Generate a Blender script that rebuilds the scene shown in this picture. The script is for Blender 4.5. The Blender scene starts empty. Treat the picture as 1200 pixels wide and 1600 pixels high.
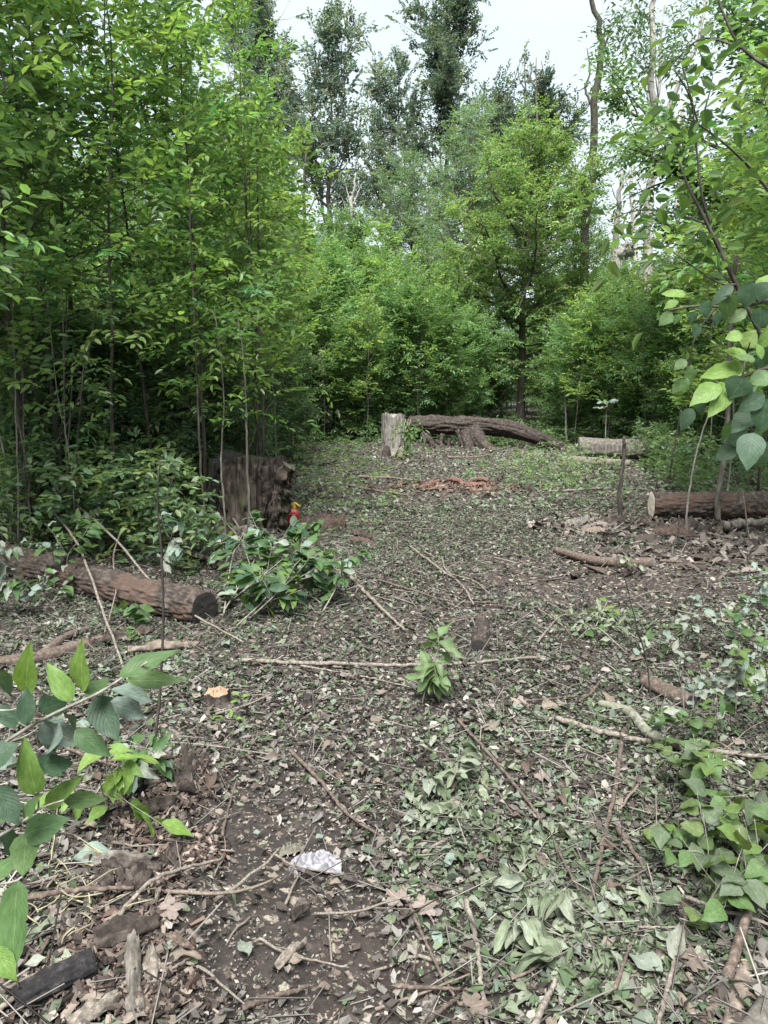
import bpy, math, numpy as np
from mathutils import Vector, Matrix

R = math.radians
sc = bpy.context.scene
col = sc.collection

# ------------------------------------------------------------------ camera, world, sun, exposure
F = 1209.0                       # focal length in pixels of the 1200 x 1600 picture
CAM_H = 1.62
PITCH = math.atan(210 / F)       # the horizon lies 210 px above the middle
cam_d = bpy.data.cameras.new('camera')
cam_d.sensor_fit = 'VERTICAL'
cam_d.sensor_height = 24.0
cam_d.lens = 24.0 * F / 1600.0
cam_d.clip_start = 0.05
cam_d.clip_end = 600
cam = bpy.data.objects.new('camera', cam_d)
cam.location = (0, 0, CAM_H)
cam.rotation_euler = (math.pi / 2 - PITCH, 0, 0)
col.objects.link(cam)
sc.camera = cam

SUN_EL, SUN_AZ = R(62), R(192)    # azimuth from +Y towards +X
world = bpy.data.worlds.new('World')
sc.world = world
world.use_nodes = True
nt = world.node_tree
nt.nodes.clear()
w_out = nt.nodes.new('ShaderNodeOutputWorld')
w_bg = nt.nodes.new('ShaderNodeBackground')
w_bg.inputs['Strength'].default_value = 0.12
w_sky = nt.nodes.new('ShaderNodeTexSky')
w_sky.sky_type = 'NISHITA'
w_sky.sun_disc = False
w_sky.sun_elevation = SUN_EL
w_sky.sun_rotation = SUN_AZ
w_sky.dust_density = 2.0
w_tc = nt.nodes.new('ShaderNodeTexCoord')
w_map = nt.nodes.new('ShaderNodeMapping')
w_map.inputs['Scale'].default_value = (1.0, 1.0, 3.0)
w_no = nt.nodes.new('ShaderNodeTexNoise')
w_no.inputs['Scale'].default_value = 2.2
w_no.inputs['Detail'].default_value = 6
w_ramp = nt.nodes.new('ShaderNodeValToRGB')
w_ramp.color_ramp.elements[0].position = 0.3
w_ramp.color_ramp.elements[0].color = (0.70, 0.70, 0.70, 1)
w_ramp.color_ramp.elements[1].position = 0.62
w_ramp.color_ramp.elements[1].color = (0.96, 0.96, 0.96, 1)
w_mix = nt.nodes.new('ShaderNodeMix')
w_mix.data_type = 'RGBA'
w_mix.inputs[7].default_value = (2.62, 2.95, 3.0, 1)     # cloud layer
nt.links.new(w_tc.outputs['Generated'], w_map.inputs['Vector'])
nt.links.new(w_map.outputs['Vector'], w_no.inputs['Vector'])
nt.links.new(w_no.outputs['Fac'], w_ramp.inputs['Fac'])
nt.links.new(w_ramp.outputs['Color'], w_mix.inputs[0])
nt.links.new(w_sky.outputs['Color'], w_mix.inputs[6])
nt.links.new(w_mix.outputs[2], w_bg.inputs['Color'])
nt.links.new(w_bg.outputs['Background'], w_out.inputs['Surface'])

sun_d = bpy.data.lights.new('sun', 'SUN')
sun_d.energy = 4.6
sun_d.angle = R(34)
sun_d.color = (1.0, 0.985, 0.965)
sun = bpy.data.objects.new('sun', sun_d)
sd = Vector((math.sin(SUN_AZ) * math.cos(SUN_EL), math.cos(SUN_AZ) * math.cos(SUN_EL), math.sin(SUN_EL)))
sun.rotation_euler = sd.to_track_quat('Z', 'Y').to_euler()
sun.location = sd * 60
col.objects.link(sun)

vs = sc.view_settings
vs.view_transform = 'Standard'
vs.look = 'None'
vs.exposure = 1.65
vs.gamma = 1.0
vs.use_curve_mapping = False
sc.render.engine = 'CYCLES'
cy = sc.cycles
cy.max_bounces = 7
cy.diffuse_bounces = 4
cy.glossy_bounces = 2
cy.transmission_bounces = 4
cy.transparent_max_bounces = 4
cy.use_denoising = True
try:
    cy.denoiser = 'OPENIMAGEDENOISE'
    cy.denoising_input_passes = 'RGB_ALBEDO_NORMAL'
    cy.denoising_prefilter = 'ACCURATE'
except Exception:
    pass
cy.use_adaptive_sampling = True
cy.adaptive_threshold = 0.01

# ------------------------------------------------------------------ layout helpers
_fw = np.array((0, math.cos(PITCH), -math.sin(PITCH)))
_up = np.array((0, math.sin(PITCH), math.cos(PITCH)))
_C = np.array((0, 0, CAM_H))


def ray(px, py):
    return _fw + np.array((1.0, 0, 0)) * ((px - 600) / F) + _up * ((800 - py) / F)


def gp(px, py, z=0.0):
    """Where the picture point meets the level z: the spot on the ground a thing stands on."""
    d = ray(px, py)
    return _C + d * ((z - CAM_H) / d[2])


def at(px, py, Y):
    """The point of the place seen at a picture point, Y metres ahead."""
    d = ray(px, py)
    return _C + d * (Y / d[1])


def hsh(ix, iy, iz, seed):
    h = (ix.astype(np.int64) * 374761393 + iy.astype(np.int64) * 668265263 + iz.astype(np.int64) * 2147483647 + seed * 974634541) & 0xFFFFFFFF
    h = ((h ^ (h >> 13)) * 1274126177) & 0xFFFFFFFF
    h = ((h ^ (h >> 16)) * 2246822519) & 0xFFFFFFFF
    return ((h ^ (h >> 15)) & 0xFFFF) / 65535.0


def vnoise(p, seed=0):
    p = np.asarray(p, float)
    i = np.floor(p).astype(np.int64)
    f = p - i
    f = f * f * (3 - 2 * f)
    r = 0
    for a in (0, 1):
        wx = f[..., 0] if a else 1 - f[..., 0]
        for b in (0, 1):
            wy = f[..., 1] if b else 1 - f[..., 1]
            for c in (0, 1):
                wz = f[..., 2] if c else 1 - f[..., 2]
                r = r + wx * wy * wz * hsh(i[..., 0] + a, i[..., 1] + b, i[..., 2] + c, seed)
    return r


def n2(x, y, s, seed=0):
    x, y = np.broadcast_arrays(np.asarray(x, float), np.asarray(y, float))
    return vnoise(np.stack((x * s, y * s, np.zeros_like(x)), -1), seed)


def gh(x, y):
    """Height of the ground."""
    x = np.asarray(x, float)
    y = np.asarray(y, float)
    h = (n2(x, y, 0.35, 1) - 0.5) * 0.16 + (n2(x, y, 1.3, 2) - 0.5) * 0.07
    h = h + (n2(x, y, 5.0, 3) - 0.5) * 0.035
    # rotten wood mound, lower edge of the clearing
    h = h + 0.10 * np.exp(-(((x + 0.95) / 0.28) ** 2 + ((y - 2.85) / 0.35) ** 2))
    h = h + 0.06 * np.exp(-(((x + 0.85) / 0.4) ** 2 + ((y - 2.15) / 0.35) ** 2))
    # machine ruts and the banks beside them
    for xc in (-0.15, 1.45):
        h = h - 0.035 * np.exp(-((x - xc - 0.05 * y) / 0.28) ** 2) * np.clip((y - 2) / 2, 0, 1) * np.clip((13 - y) / 3, 0, 1)
    return h


def ground(px, py, dz=0.0):
    p = gp(px, py)
    p = np.array((p[0], p[1], float(gh(p[0], p[1])) + dz))
    return p


# ------------------------------------------------------------------ mesh helpers
def mesh(name, V, F4=None, F3=None, cols=None, mat=None, smooth=True, uv=None):
    V = np.asarray(V, np.float32).reshape(-1, 3)
    F4 = np.zeros((0, 4), np.int32) if F4 is None else np.asarray(F4, np.int32).reshape(-1, 4)
    F3 = np.zeros((0, 3), np.int32) if F3 is None else np.asarray(F3, np.int32).reshape(-1, 3)
    me = bpy.data.meshes.new(name)
    me.vertices.add(len(V))
    me.vertices.foreach_set('co', V.ravel())
    lv = np.concatenate((F4.ravel(), F3.ravel())).astype(np.int32)
    me.loops.add(len(lv))
    me.loops.foreach_set('vertex_index', lv)
    st = np.concatenate((np.arange(len(F4)) * 4, len(F4) * 4 + np.arange(len(F3)) * 3)).astype(np.int32)
    me.polygons.add(len(st))
    me.polygons.foreach_set('loop_start', st)
    me.polygons.foreach_set('use_smooth', np.full(len(st), bool(smooth)))
    me.update(calc_edges=True)
    if cols is not None:
        c = np.asarray(cols, np.float32)
        if c.shape[1] == 3:
            c = np.concatenate((c, np.ones((len(c), 1), np.float32)), 1)
        at_ = me.color_attributes.new('Col', 'FLOAT_COLOR', 'POINT')
        at_.data.foreach_set('color', c.ravel())
    if uv is not None:
        ul = me.uv_layers.new(name='UVMap')
        ul.data.foreach_set('uv', np.asarray(uv, np.float32)[lv].ravel())
    if mat is not None:
        me.materials.append(mat)
    return me


def obj(name, me, parent=None, kind=None):
    o = bpy.data.objects.new(name, me)
    col.objects.link(o)
    if parent is not None:
        o.parent = parent
    if kind:
        o['kind'] = kind
    return o


def tag(o, label, cat, group=None):
    o['label'] = label
    o['category'] = cat
    if group:
        o['group'] = group
    return o


def thing(name, label, cat, loc=(0, 0, 0), group=None, rz=0.0, s=1.0):
    o = bpy.data.objects.new(name, None)
    o.empty_display_size = 0.1
    col.objects.link(o)
    o.location = tuple(loc)
    o.rotation_euler = (0, 0, rz)
    o.scale = (s, s, s)
    return tag(o, label, cat, group)


def nrm(v):
    v = np.asarray(v, float)
    return v / np.maximum(np.linalg.norm(v, axis=-1, keepdims=True), 1e-9)


class Geo:
    """Collects arrays into one mesh."""

    def __init__(self):
        self.V, self.Q, self.T, self.K, self.n = [], [], [], [], 0

    def add(self, V, Q=None, T=None, K=None):
        V = np.asarray(V, float).reshape(-1, 3)
        if Q is not None and len(Q):
            self.Q.append(np.asarray(Q) + self.n)
        if T is not None and len(T):
            self.T.append(np.asarray(T) + self.n)
        if K is not None:
            K = np.asarray(K, float)
            if K.ndim == 1:
                K = np.repeat(K[None], len(V), 0)
            self.K.append(K)
        self.V.append(V)
        self.n += len(V)

    def mesh(self, name, mat, smooth=True):
        return mesh(name, np.concatenate(self.V), np.concatenate(self.Q) if self.Q else None,
                    np.concatenate(self.T) if self.T else None, np.concatenate(self.K) if self.K else None, mat, smooth)


def frames(P):
    P = np.asarray(P, float)
    T = nrm(np.gradient(P, axis=0))
    a = np.array((0, 0, 1.0)) if abs(T[0][2]) < 0.9 else np.array((1.0, 0, 0))
    u = nrm(np.cross(T[0], a))
    U = [u]
    for i in range(1, len(P)):
        u = u - T[i] * np.dot(u, T[i])
        u = nrm(u)
        U.append(u)
    U = np.array(U)
    return T, U, np.cross(T, U)


def tube(P, r, sides=6, caps=True, disp=None):
    """A tapering round bar along P. disp(theta grid, s grid) multiplies the radius."""
    P = np.asarray(P, float)
    n = len(P)
    r = np.broadcast_to(np.asarray(r, float), (n,))
    T, U, B = frames(P)
    th = np.linspace(0, 2 * math.pi, sides, endpoint=False)
    rr = np.repeat(r[:, None], sides, 1)
    if disp is not None:
        L = np.concatenate(([0], np.cumsum(np.linalg.norm(np.diff(P, axis=0), axis=1))))
        rr = rr * disp(np.repeat(th[None], n, 0), np.repeat(L[:, None], sides, 1))
    V = P[:, None] + rr[..., None] * (np.cos(th)[None, :, None] * U[:, None] + np.sin(th)[None, :, None] * B[:, None])
    V = V.reshape(-1, 3)
    i = np.arange(n - 1)[:, None] * sides
    j = np.arange(sides)[None]
    k = (j + 1) % sides
    Q = np.stack((i + j, i + k, i + sides + k, i + sides + j), -1).reshape(-1, 4)
    Tt = None
    if caps:
        V = np.concatenate((V, P[:1], P[-1:]))
        a, b = n * sides, n * sides + 1
        jj, kk = j[0], k[0]
        Tt = np.concatenate((np.stack((np.full(sides, a), kk, jj), -1),
                             np.stack((np.full(sides, b), (n - 1) * sides + jj, (n - 1) * sides + kk), -1)))
    return V, Q, Tt


def curve(p0, d, L, n, rng, up=0.0, wob=0.12):
    p = np.array(p0, float)
    d = nrm(d)
    out = [p.copy()]
    for i in range(n - 1):
        d = nrm(d + np.array((0, 0, up / n)) + rng.normal(0, wob, 3))
        p = p + d * L / (n - 1)
        out.append(p.copy())
    return np.array(out)


def smoothpath(pts, n):
    """Catmull-Rom through the points."""
    pts = np.asarray(pts, float)
    if len(pts) == 2:
        t = np.linspace(0, 1, n)[:, None]
        return pts[0] * (1 - t) + pts[1] * t
    q = np.concatenate(([2 * pts[0] - pts[1]], pts, [2 * pts[-1] - pts[-2]]))
    out = []
    for u in np.linspace(0, len(pts) - 1 - 1e-6, n):
        i = int(u)
        t = u - i
        a, b, c, d = q[i], q[i + 1], q[i + 2], q[i + 3]
        out.append(0.5 * (2 * b + (c - a) * t + (2 * a - 5 * b + 4 * c - d) * t * t + (3 * b - a - 3 * c + d) * t ** 3))
    return np.array(out)


# leaf shapes: (along, across, fold), two halves folded on the midrib
LEAF_HI = np.array(((0, 0, 0), (0.28, 0.44, 1), (0.68, 0.40, 1), (1, 0, 0), (0.68, -0.40, 1), (0.28, -0.44, 1)))
LEAF_HI_Q = np.array(((0, 1, 2, 3), (0, 3, 4, 5)))
LEAF_LO = np.array(((0, 0, 0), (0.42, 0.5, 1), (1, 0, 0), (0.42, -0.5, 1)))
LEAF_LO_Q = np.array(((0, 3, 2, 1),))


def leaves(P, D, N, L, W, K, hi=True, fold=0.18, droop=0.22):
    """Arrays of leaves -> vertices, quads, colours."""
    tp, tq = (LEAF_HI, LEAF_HI_Q) if hi else (LEAF_LO, LEAF_LO_Q)
    n, m = len(P), len(tp)
    D = nrm(D)
    S = nrm(np.cross(D, N))
    N = np.cross(S, D)
    L = np.broadcast_to(L, (n,))[:, None, None]
    W = np.broadcast_to(W, (n,))[:, None, None]
    u, v, w = tp[:, 0][None, :, None], tp[:, 1][None, :, None], tp[:, 2][None, :, None]
    fold = np.broadcast_to(fold, (n,))[:, None, None]
    droop = np.broadcast_to(droop, (n,))[:, None, None]
    V = P[:, None] + D[:, None] * u * L + S[:, None] * v * W + N[:, None] * (w * fold * W - droop * u * u * L)
    Q = (np.arange(n)[:, None, None] * m + tq[None]).reshape(-1, 4)
    return V.reshape(-1, 3), Q, np.repeat(K, m, 0)


def sprays(O, D, TL, k, ll, lw, base, rng, hi=True, droop=0.25, var=0.16, up=0.4, petiole=0.12, flat=0.35):
    """Leafy twigs: origin, direction, length -> leaves set alternately along each."""
    T = len(O)
    D = nrm(D)
    upv = np.array((0, 0, 1.0))
    S = np.cross(D, upv)
    bad = np.linalg.norm(S, axis=1) < 0.1
    S[bad] = (1, 0, 0)
    S = nrm(S)
    Nn = nrm(np.cross(S, D) + upv * up)
    s = (np.arange(k) + 0.7) / k
    s = s[None] + rng.uniform(-0.35, 0.35, (T, k)) / k
    TL = np.broadcast_to(TL, (T,))
    Pp = O[:, None] + D[:, None] * (s * TL[:, None])[..., None] - upv * (droop * s * s * TL[:, None])[..., None]
    side = np.where(np.arange(k) % 2 == 0, 1.0, -1.0)[None, :, None] * np.ones((T, k, 1))
    last = (np.arange(k) == k - 1)[None, :, None]
    dd = D[:, None] * np.where(last, 1.0, 0.55) + S[:, None] * side * np.where(last, 0.0, 0.85) + rng.normal(0, 0.24, (T, k, 3)) - upv * 0.12
    dd = nrm(dd)
    nn = nrm(Nn[:, None] + rng.normal(0, flat, (T, k, 3)))
    sz = rng.uniform(0.7, 1.15, (T, k))
    pet = dd * (petiole * ll)
    kt = 1 + rng.normal(0, var, (T, 1, 1)) * 0.8 + rng.normal(0, var, (T, k, 1)) * 0.6
    yel = rng.normal(0, 0.10, (T, 1, 1)) + rng.normal(0, 0.05, (T, k, 1))
    K = np.array(base)[None, None] * np.clip(kt, 0.45, 1.7) * (1 + yel * np.array((1.6, 0.5, -0.8)))
    K = np.clip(K, 0.004, 0.9)
    f = lambda a: a.reshape(-1, a.shape[-1])
    return leaves(f(Pp + pet), f(dd), f(nn), (sz * ll).ravel(), (sz * lw * rng.uniform(0.85, 1.1, (T, k))).ravel(), f(K), hi,
                  rng.uniform(0.02, 0.35, T * k), rng.uniform(0.0, 0.4, T * k))


# ------------------------------------------------------------------ materials
def M(name):
    m = bpy.data.materials.new(name)
    m.use_nodes = True
    t = m.node_tree
    t.nodes.clear()
    out = t.nodes.new('ShaderNodeOutputMaterial')
    return m, t, out


def N(t, kind, **kw):
    n = t.nodes.new(kind)
    for k, v in kw.items():
        if k in n.inputs:
            n.inputs[k].default_value = v
        else:
            setattr(n, k, v)
    return n


def ramp(t, stops):
    n = t.nodes.new('ShaderNodeValToRGB')
    e = n.color_ramp.elements
    while len(e) < len(stops):
        e.new(0.5)
    for i, (p, c) in enumerate(stops):
        e[i].position = p
        e[i].color = (*c, 1) if len(c) == 3 else c
    return n


def mat_leaf(name, trans=0.42, rough=0.42, spec=0.45, tint=(1.35, 1.3, 0.55), veins=False):
    """Thin leaf: sheen on the face, light coming through from behind. Colour from the leaf's own colour attribute."""
    m, t, out = M(name)
    a = N(t, 'ShaderNodeAttribute', attribute_name='Col')
    oi = N(t, 'ShaderNodeObjectInfo')
    hs = N(t, 'ShaderNodeHueSaturation', Saturation=0.88)
    mr = N(t, 'ShaderNodeMapRange')
    mr.inputs['To Min'].default_value = 0.86
    mr.inputs['To Max'].default_value = 1.14
    t.links.new(oi.outputs['Random'], mr.inputs['Value'])
    t.links.new(mr.outputs['Result'], hs.inputs['Value'])
    t.links.new(a.outputs['Color'], hs.inputs['Color'])
    c = hs.outputs['Color']
    p = N(t, 'ShaderNodeBsdfPrincipled', Roughness=rough)
    p.inputs['Specular IOR Level'].default_value = spec
    tr = N(t, 'ShaderNodeBsdfTranslucent')
    if veins:
        uv = N(t, 'ShaderNodeTexCoord')
        sp = N(t, 'ShaderNodeSeparateXYZ')
        t.links.new(uv.outputs['UV'], sp.inputs[0])
        ab = N(t, 'ShaderNodeMath', operation='SUBTRACT')
        ab.inputs[1].default_value = 0.5
        t.links.new(sp.outputs['Y'], ab.inputs[0])
        ab2 = N(t, 'ShaderNodeMath', operation='ABSOLUTE')
        t.links.new(ab.outputs[0], ab2.inputs[0])
        # side veins run forward from the midrib
        m1 = N(t, 'ShaderNodeMath', operation='MULTIPLY')
        m1.inputs[1].default_value = 0.75
        t.links.new(ab2.outputs[0], m1.inputs[0])
        m2 = N(t, 'ShaderNodeMath', operation='SUBTRACT')
        t.links.new(sp.outputs['X'], m2.inputs[0])
        t.links.new(m1.outputs[0], m2.inputs[1])
        m3 = N(t, 'ShaderNodeMath', operation='MULTIPLY')
        m3.inputs[1].default_value = 9.0
        t.links.new(m2.outputs[0], m3.inputs[0])
        m4 = N(t, 'ShaderNodeMath', operation='PINGPONG')
        m4.inputs[1].default_value = 0.5
        t.links.new(m3.outputs[0], m4.inputs[0])
        vr = ramp(t, ((0.0, (1, 1, 1)), (0.14, (0, 0, 0))))
        t.links.new(m4.outputs[0], vr.inputs[0])
        mr2 = ramp(t, ((0.0, (1, 1, 1)), (0.018, (1, 1, 1)), (0.03, (0, 0, 0))))
        t.links.new(ab2.outputs[0], mr2.inputs[0])
        mx = N(t, 'ShaderNodeMath', operation='MAXIMUM')
        vh = N(t, 'ShaderNodeMath', operation='MULTIPLY')
        vh.inputs[1].default_value = 0.45
        t.links.new(vr.outputs[0], vh.inputs[0])
        t.links.new(vh.outputs[0], mx.inputs[0])
        t.links.new(mr2.outputs[0], mx.inputs[1])
        mc = N(t, 'ShaderNodeMix', data_type='RGBA')
        t.links.new(mx.outputs[0], mc.inputs[0])
        t.links.new(c, mc.inputs[6])
        lt = N(t, 'ShaderNodeMix', data_type='RGBA', blend_type='MULTIPLY')
        lt.inputs[0].default_value = 1
        lt.inputs[7].default_value = (1.5, 1.35, 1.4, 1)
        t.links.new(c, lt.inputs[6])
        t.links.new(lt.outputs[2], mc.inputs[7])
        no = N(t, 'ShaderNodeTexNoise', Scale=7.0, Detail=5.0)
        t.links.new(uv.outputs['UV'], no.inputs['Vector'])
        bl = ramp(t, ((0.3, (0.72, 0.76, 0.7)), (0.7, (1.15, 1.12, 1.15))))
        t.links.new(no.outputs['Fac'], bl.inputs[0])
        mb = N(t, 'ShaderNodeMix', data_type='RGBA', blend_type='MULTIPLY')
        mb.inputs[0].default_value = 1
        t.links.new(mc.outputs[2], mb.inputs[6])
        t.links.new(bl.outputs[0], mb.inputs[7])
        c = mb.outputs[2]
        ns = N(t, 'ShaderNodeTexNoise', Scale=16.0, Detail=2.0)
        tcg = N(t, 'ShaderNodeVectorMath', operation='ADD')
        t.links.new(uv.outputs['UV'], tcg.inputs[0])
        t.links.new(oi.outputs['Location'], tcg.inputs[1])
        t.links.new(tcg.outputs[0], ns.inputs['Vector'])
        rs = ramp(t, ((0.68, (0, 0, 0)), (0.73, (0.75, 0.75, 0.75))))
        t.links.new(ns.outputs['Fac'], rs.inputs[0])
        msp = N(t, 'ShaderNodeMix', data_type='RGBA')
        msp.inputs[7].default_value = (0.10, 0.075, 0.03, 1)
        t.links.new(rs.outputs[0], msp.inputs[0])
        t.links.new(c, msp.inputs[6])
        c = msp.outputs[2]
        bp = N(t, 'ShaderNodeBump', Strength=0.35, Distance=0.004)
        iv = N(t, 'ShaderNodeMath', operation='SUBTRACT')
        iv.inputs[0].default_value = 1.0
        t.links.new(mx.outputs[0], iv.inputs[1])
        t.links.new(iv.outputs[0], bp.inputs['Height'])
        t.links.new(bp.outputs[0], p.inputs['Normal'])
    t.links.new(c, p.inputs['Base Color'])
    mul = N(t, 'ShaderNodeMix', data_type='RGBA', blend_type='MULTIPLY')
    mul.inputs[0].default_value = 1.0
    mul.inputs[7].default_value = (*tint, 1)
    t.links.new(c, mul.inputs[6])
    t.links.new(mul.outputs[2], tr.inputs['Color'])
    mx2 = N(t, 'ShaderNodeMixShader')
    mx2.inputs[0].default_value = trans
    t.links.new(p.outputs[0], mx2.inputs[1])
    t.links.new(tr.outputs[0], mx2.inputs[2])
    t.links.new(mx2.outputs[0], out.inputs[0])
    return m


def mat_bark(name, dark, mid, light, scale=6.0, stretch=(1, 1, 0.18), bump=0.6, moss=None, dist=0.01, patch=None, rough=0.9):
    m, t, out = M(name)
    tc = N(t, 'ShaderNodeTexCoord')
    mp = N(t, 'ShaderNodeMapping')
    mp.inputs['Scale'].default_value = stretch
    t.links.new(tc.outputs['Object'], mp.inputs['Vector'])
    n1 = N(t, 'ShaderNodeTexNoise', Scale=scale * 4, Detail=8.0, Roughness=0.68)
    t.links.new(mp.outputs[0], n1.inputs['Vector'])
    rp = ramp(t, ((0.30, dark), (0.50, mid), (0.72, light)))
    t.links.new(n1.outputs['Fac'], rp.inputs[0])
    c = rp.outputs[0]
    nb = N(t, 'ShaderNodeTexNoise', Scale=scale * 0.8, Detail=5.0, Roughness=0.6)
    t.links.new(tc.outputs['Object'], nb.inputs['Vector'])
    for colr, lo, hi in ([(moss, 0.52, 0.66)] if moss else []) + ([(patch, 0.50, 0.56)] if patch else []):
        rr = ramp(t, ((lo, (0, 0, 0)), (hi, (1, 1, 1))))
        t.links.new(nb.outputs['Fac'], rr.inputs[0])
        mm = N(t, 'ShaderNodeMix', data_type='RGBA')
        mm.inputs[7].default_value = (*colr, 1)
        fa = N(t, 'ShaderNodeMath', operation='MULTIPLY')
        fa.inputs[1].default_value = 0.75
        t.links.new(rr.outputs[0], fa.inputs[0])
        t.links.new(fa.outputs[0], mm.inputs[0])
        t.links.new(c, mm.inputs[6])
        c = mm.outputs[2]
    p = N(t, 'ShaderNodeBsdfPrincipled', Roughness=rough)
    p.inputs['Specular IOR Level'].default_value = 0.25
    t.links.new(c, p.inputs['Base Color'])
    bp = N(t, 'ShaderNodeBump', Strength=bump, Distance=dist)
    t.links.new(n1.outputs['Fac'], bp.inputs['Height'])
    t.links.new(bp.outputs[0], p.inputs['Normal'])
    t.links.new(p.outputs[0], out.inputs[0])
    return m


def mat_plain(name, c, rough=0.5, var=0.15, scale=20, spec=0.4, sub=0.0):
    m, t, out = M(name)
    tc = N(t, 'ShaderNodeTexCoord')
    no = N(t, 'ShaderNodeTexNoise', Scale=scale, Detail=5.0)
    t.links.new(tc.outputs['Object'], no.inputs['Vector'])
    rp = ramp(t, ((0.3, tuple(x * (1 - var) for x in c)), (0.7, tuple(min(1, x * (1 + var)) for x in c))))
    t.links.new(no.outputs['Fac'], rp.inputs[0])
    p = N(t, 'ShaderNodeBsdfPrincipled', Roughness=rough)
    p.inputs['Specular IOR Level'].default_value = spec
    t.links.new(rp.outputs[0], p.inputs['Base Color'])
    bp = N(t, 'ShaderNodeBump', Strength=0.15, Distance=0.003)
    t.links.new(no.outputs['Fac'], bp.inputs['Height'])
    t.links.new(bp.outputs[0], p.inputs['Normal'])
    t.links.new(p.outputs[0], out.inputs[0])
    return m


def mat_cut(name, inner, outer, dark):
    """Sawn wood with rings round the object's own axis."""
    m, t, out = M(name)
    tc = N(t, 'ShaderNodeTexCoord')
    n0 = N(t, 'ShaderNodeTexNoise', Scale=9.0, Detail=4.0)
    t.links.new(tc.outputs['Object'], n0.inputs['Vector'])
    wv = N(t, 'ShaderNodeTexWave', wave_type='RINGS', rings_direction='Z', Scale=18.0, Distortion=2.5)
    wv.inputs['Detail'].default_value = 3
    t.links.new(tc.outputs['Object'], wv.inputs['Vector'])
    rp = ramp(t, ((0.2, inner), (0.8, outer)))
    t.links.new(wv.outputs['Fac'], rp.inputs[0])
    r2 = ramp(t, ((0.40, (0, 0, 0)), (0.70, (1, 1, 1))))
    t.links.new(n0.outputs['Fac'], r2.inputs[0])
    mx = N(t, 'ShaderNodeMix', data_type='RGBA')
    mx.inputs[7].default_value = (*dark, 1)
    t.links.new(r2.outputs[0], mx.inputs[0])
    t.links.new(rp.outputs[0], mx.inputs[6])
    p = N(t, 'ShaderNodeBsdfPrincipled', Roughness=0.85)
    t.links.new(mx.outputs[2], p.inputs['Base Color'])
    bp = N(t, 'ShaderNodeBump', Strength=0.5, Distance=0.006)
    t.links.new(n0.outputs['Fac'], bp.inputs['Height'])
    t.links.new(bp.outputs[0], p.inputs['Normal'])
    t.links.new(p.outputs[0], out.inputs[0])
    return m


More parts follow.
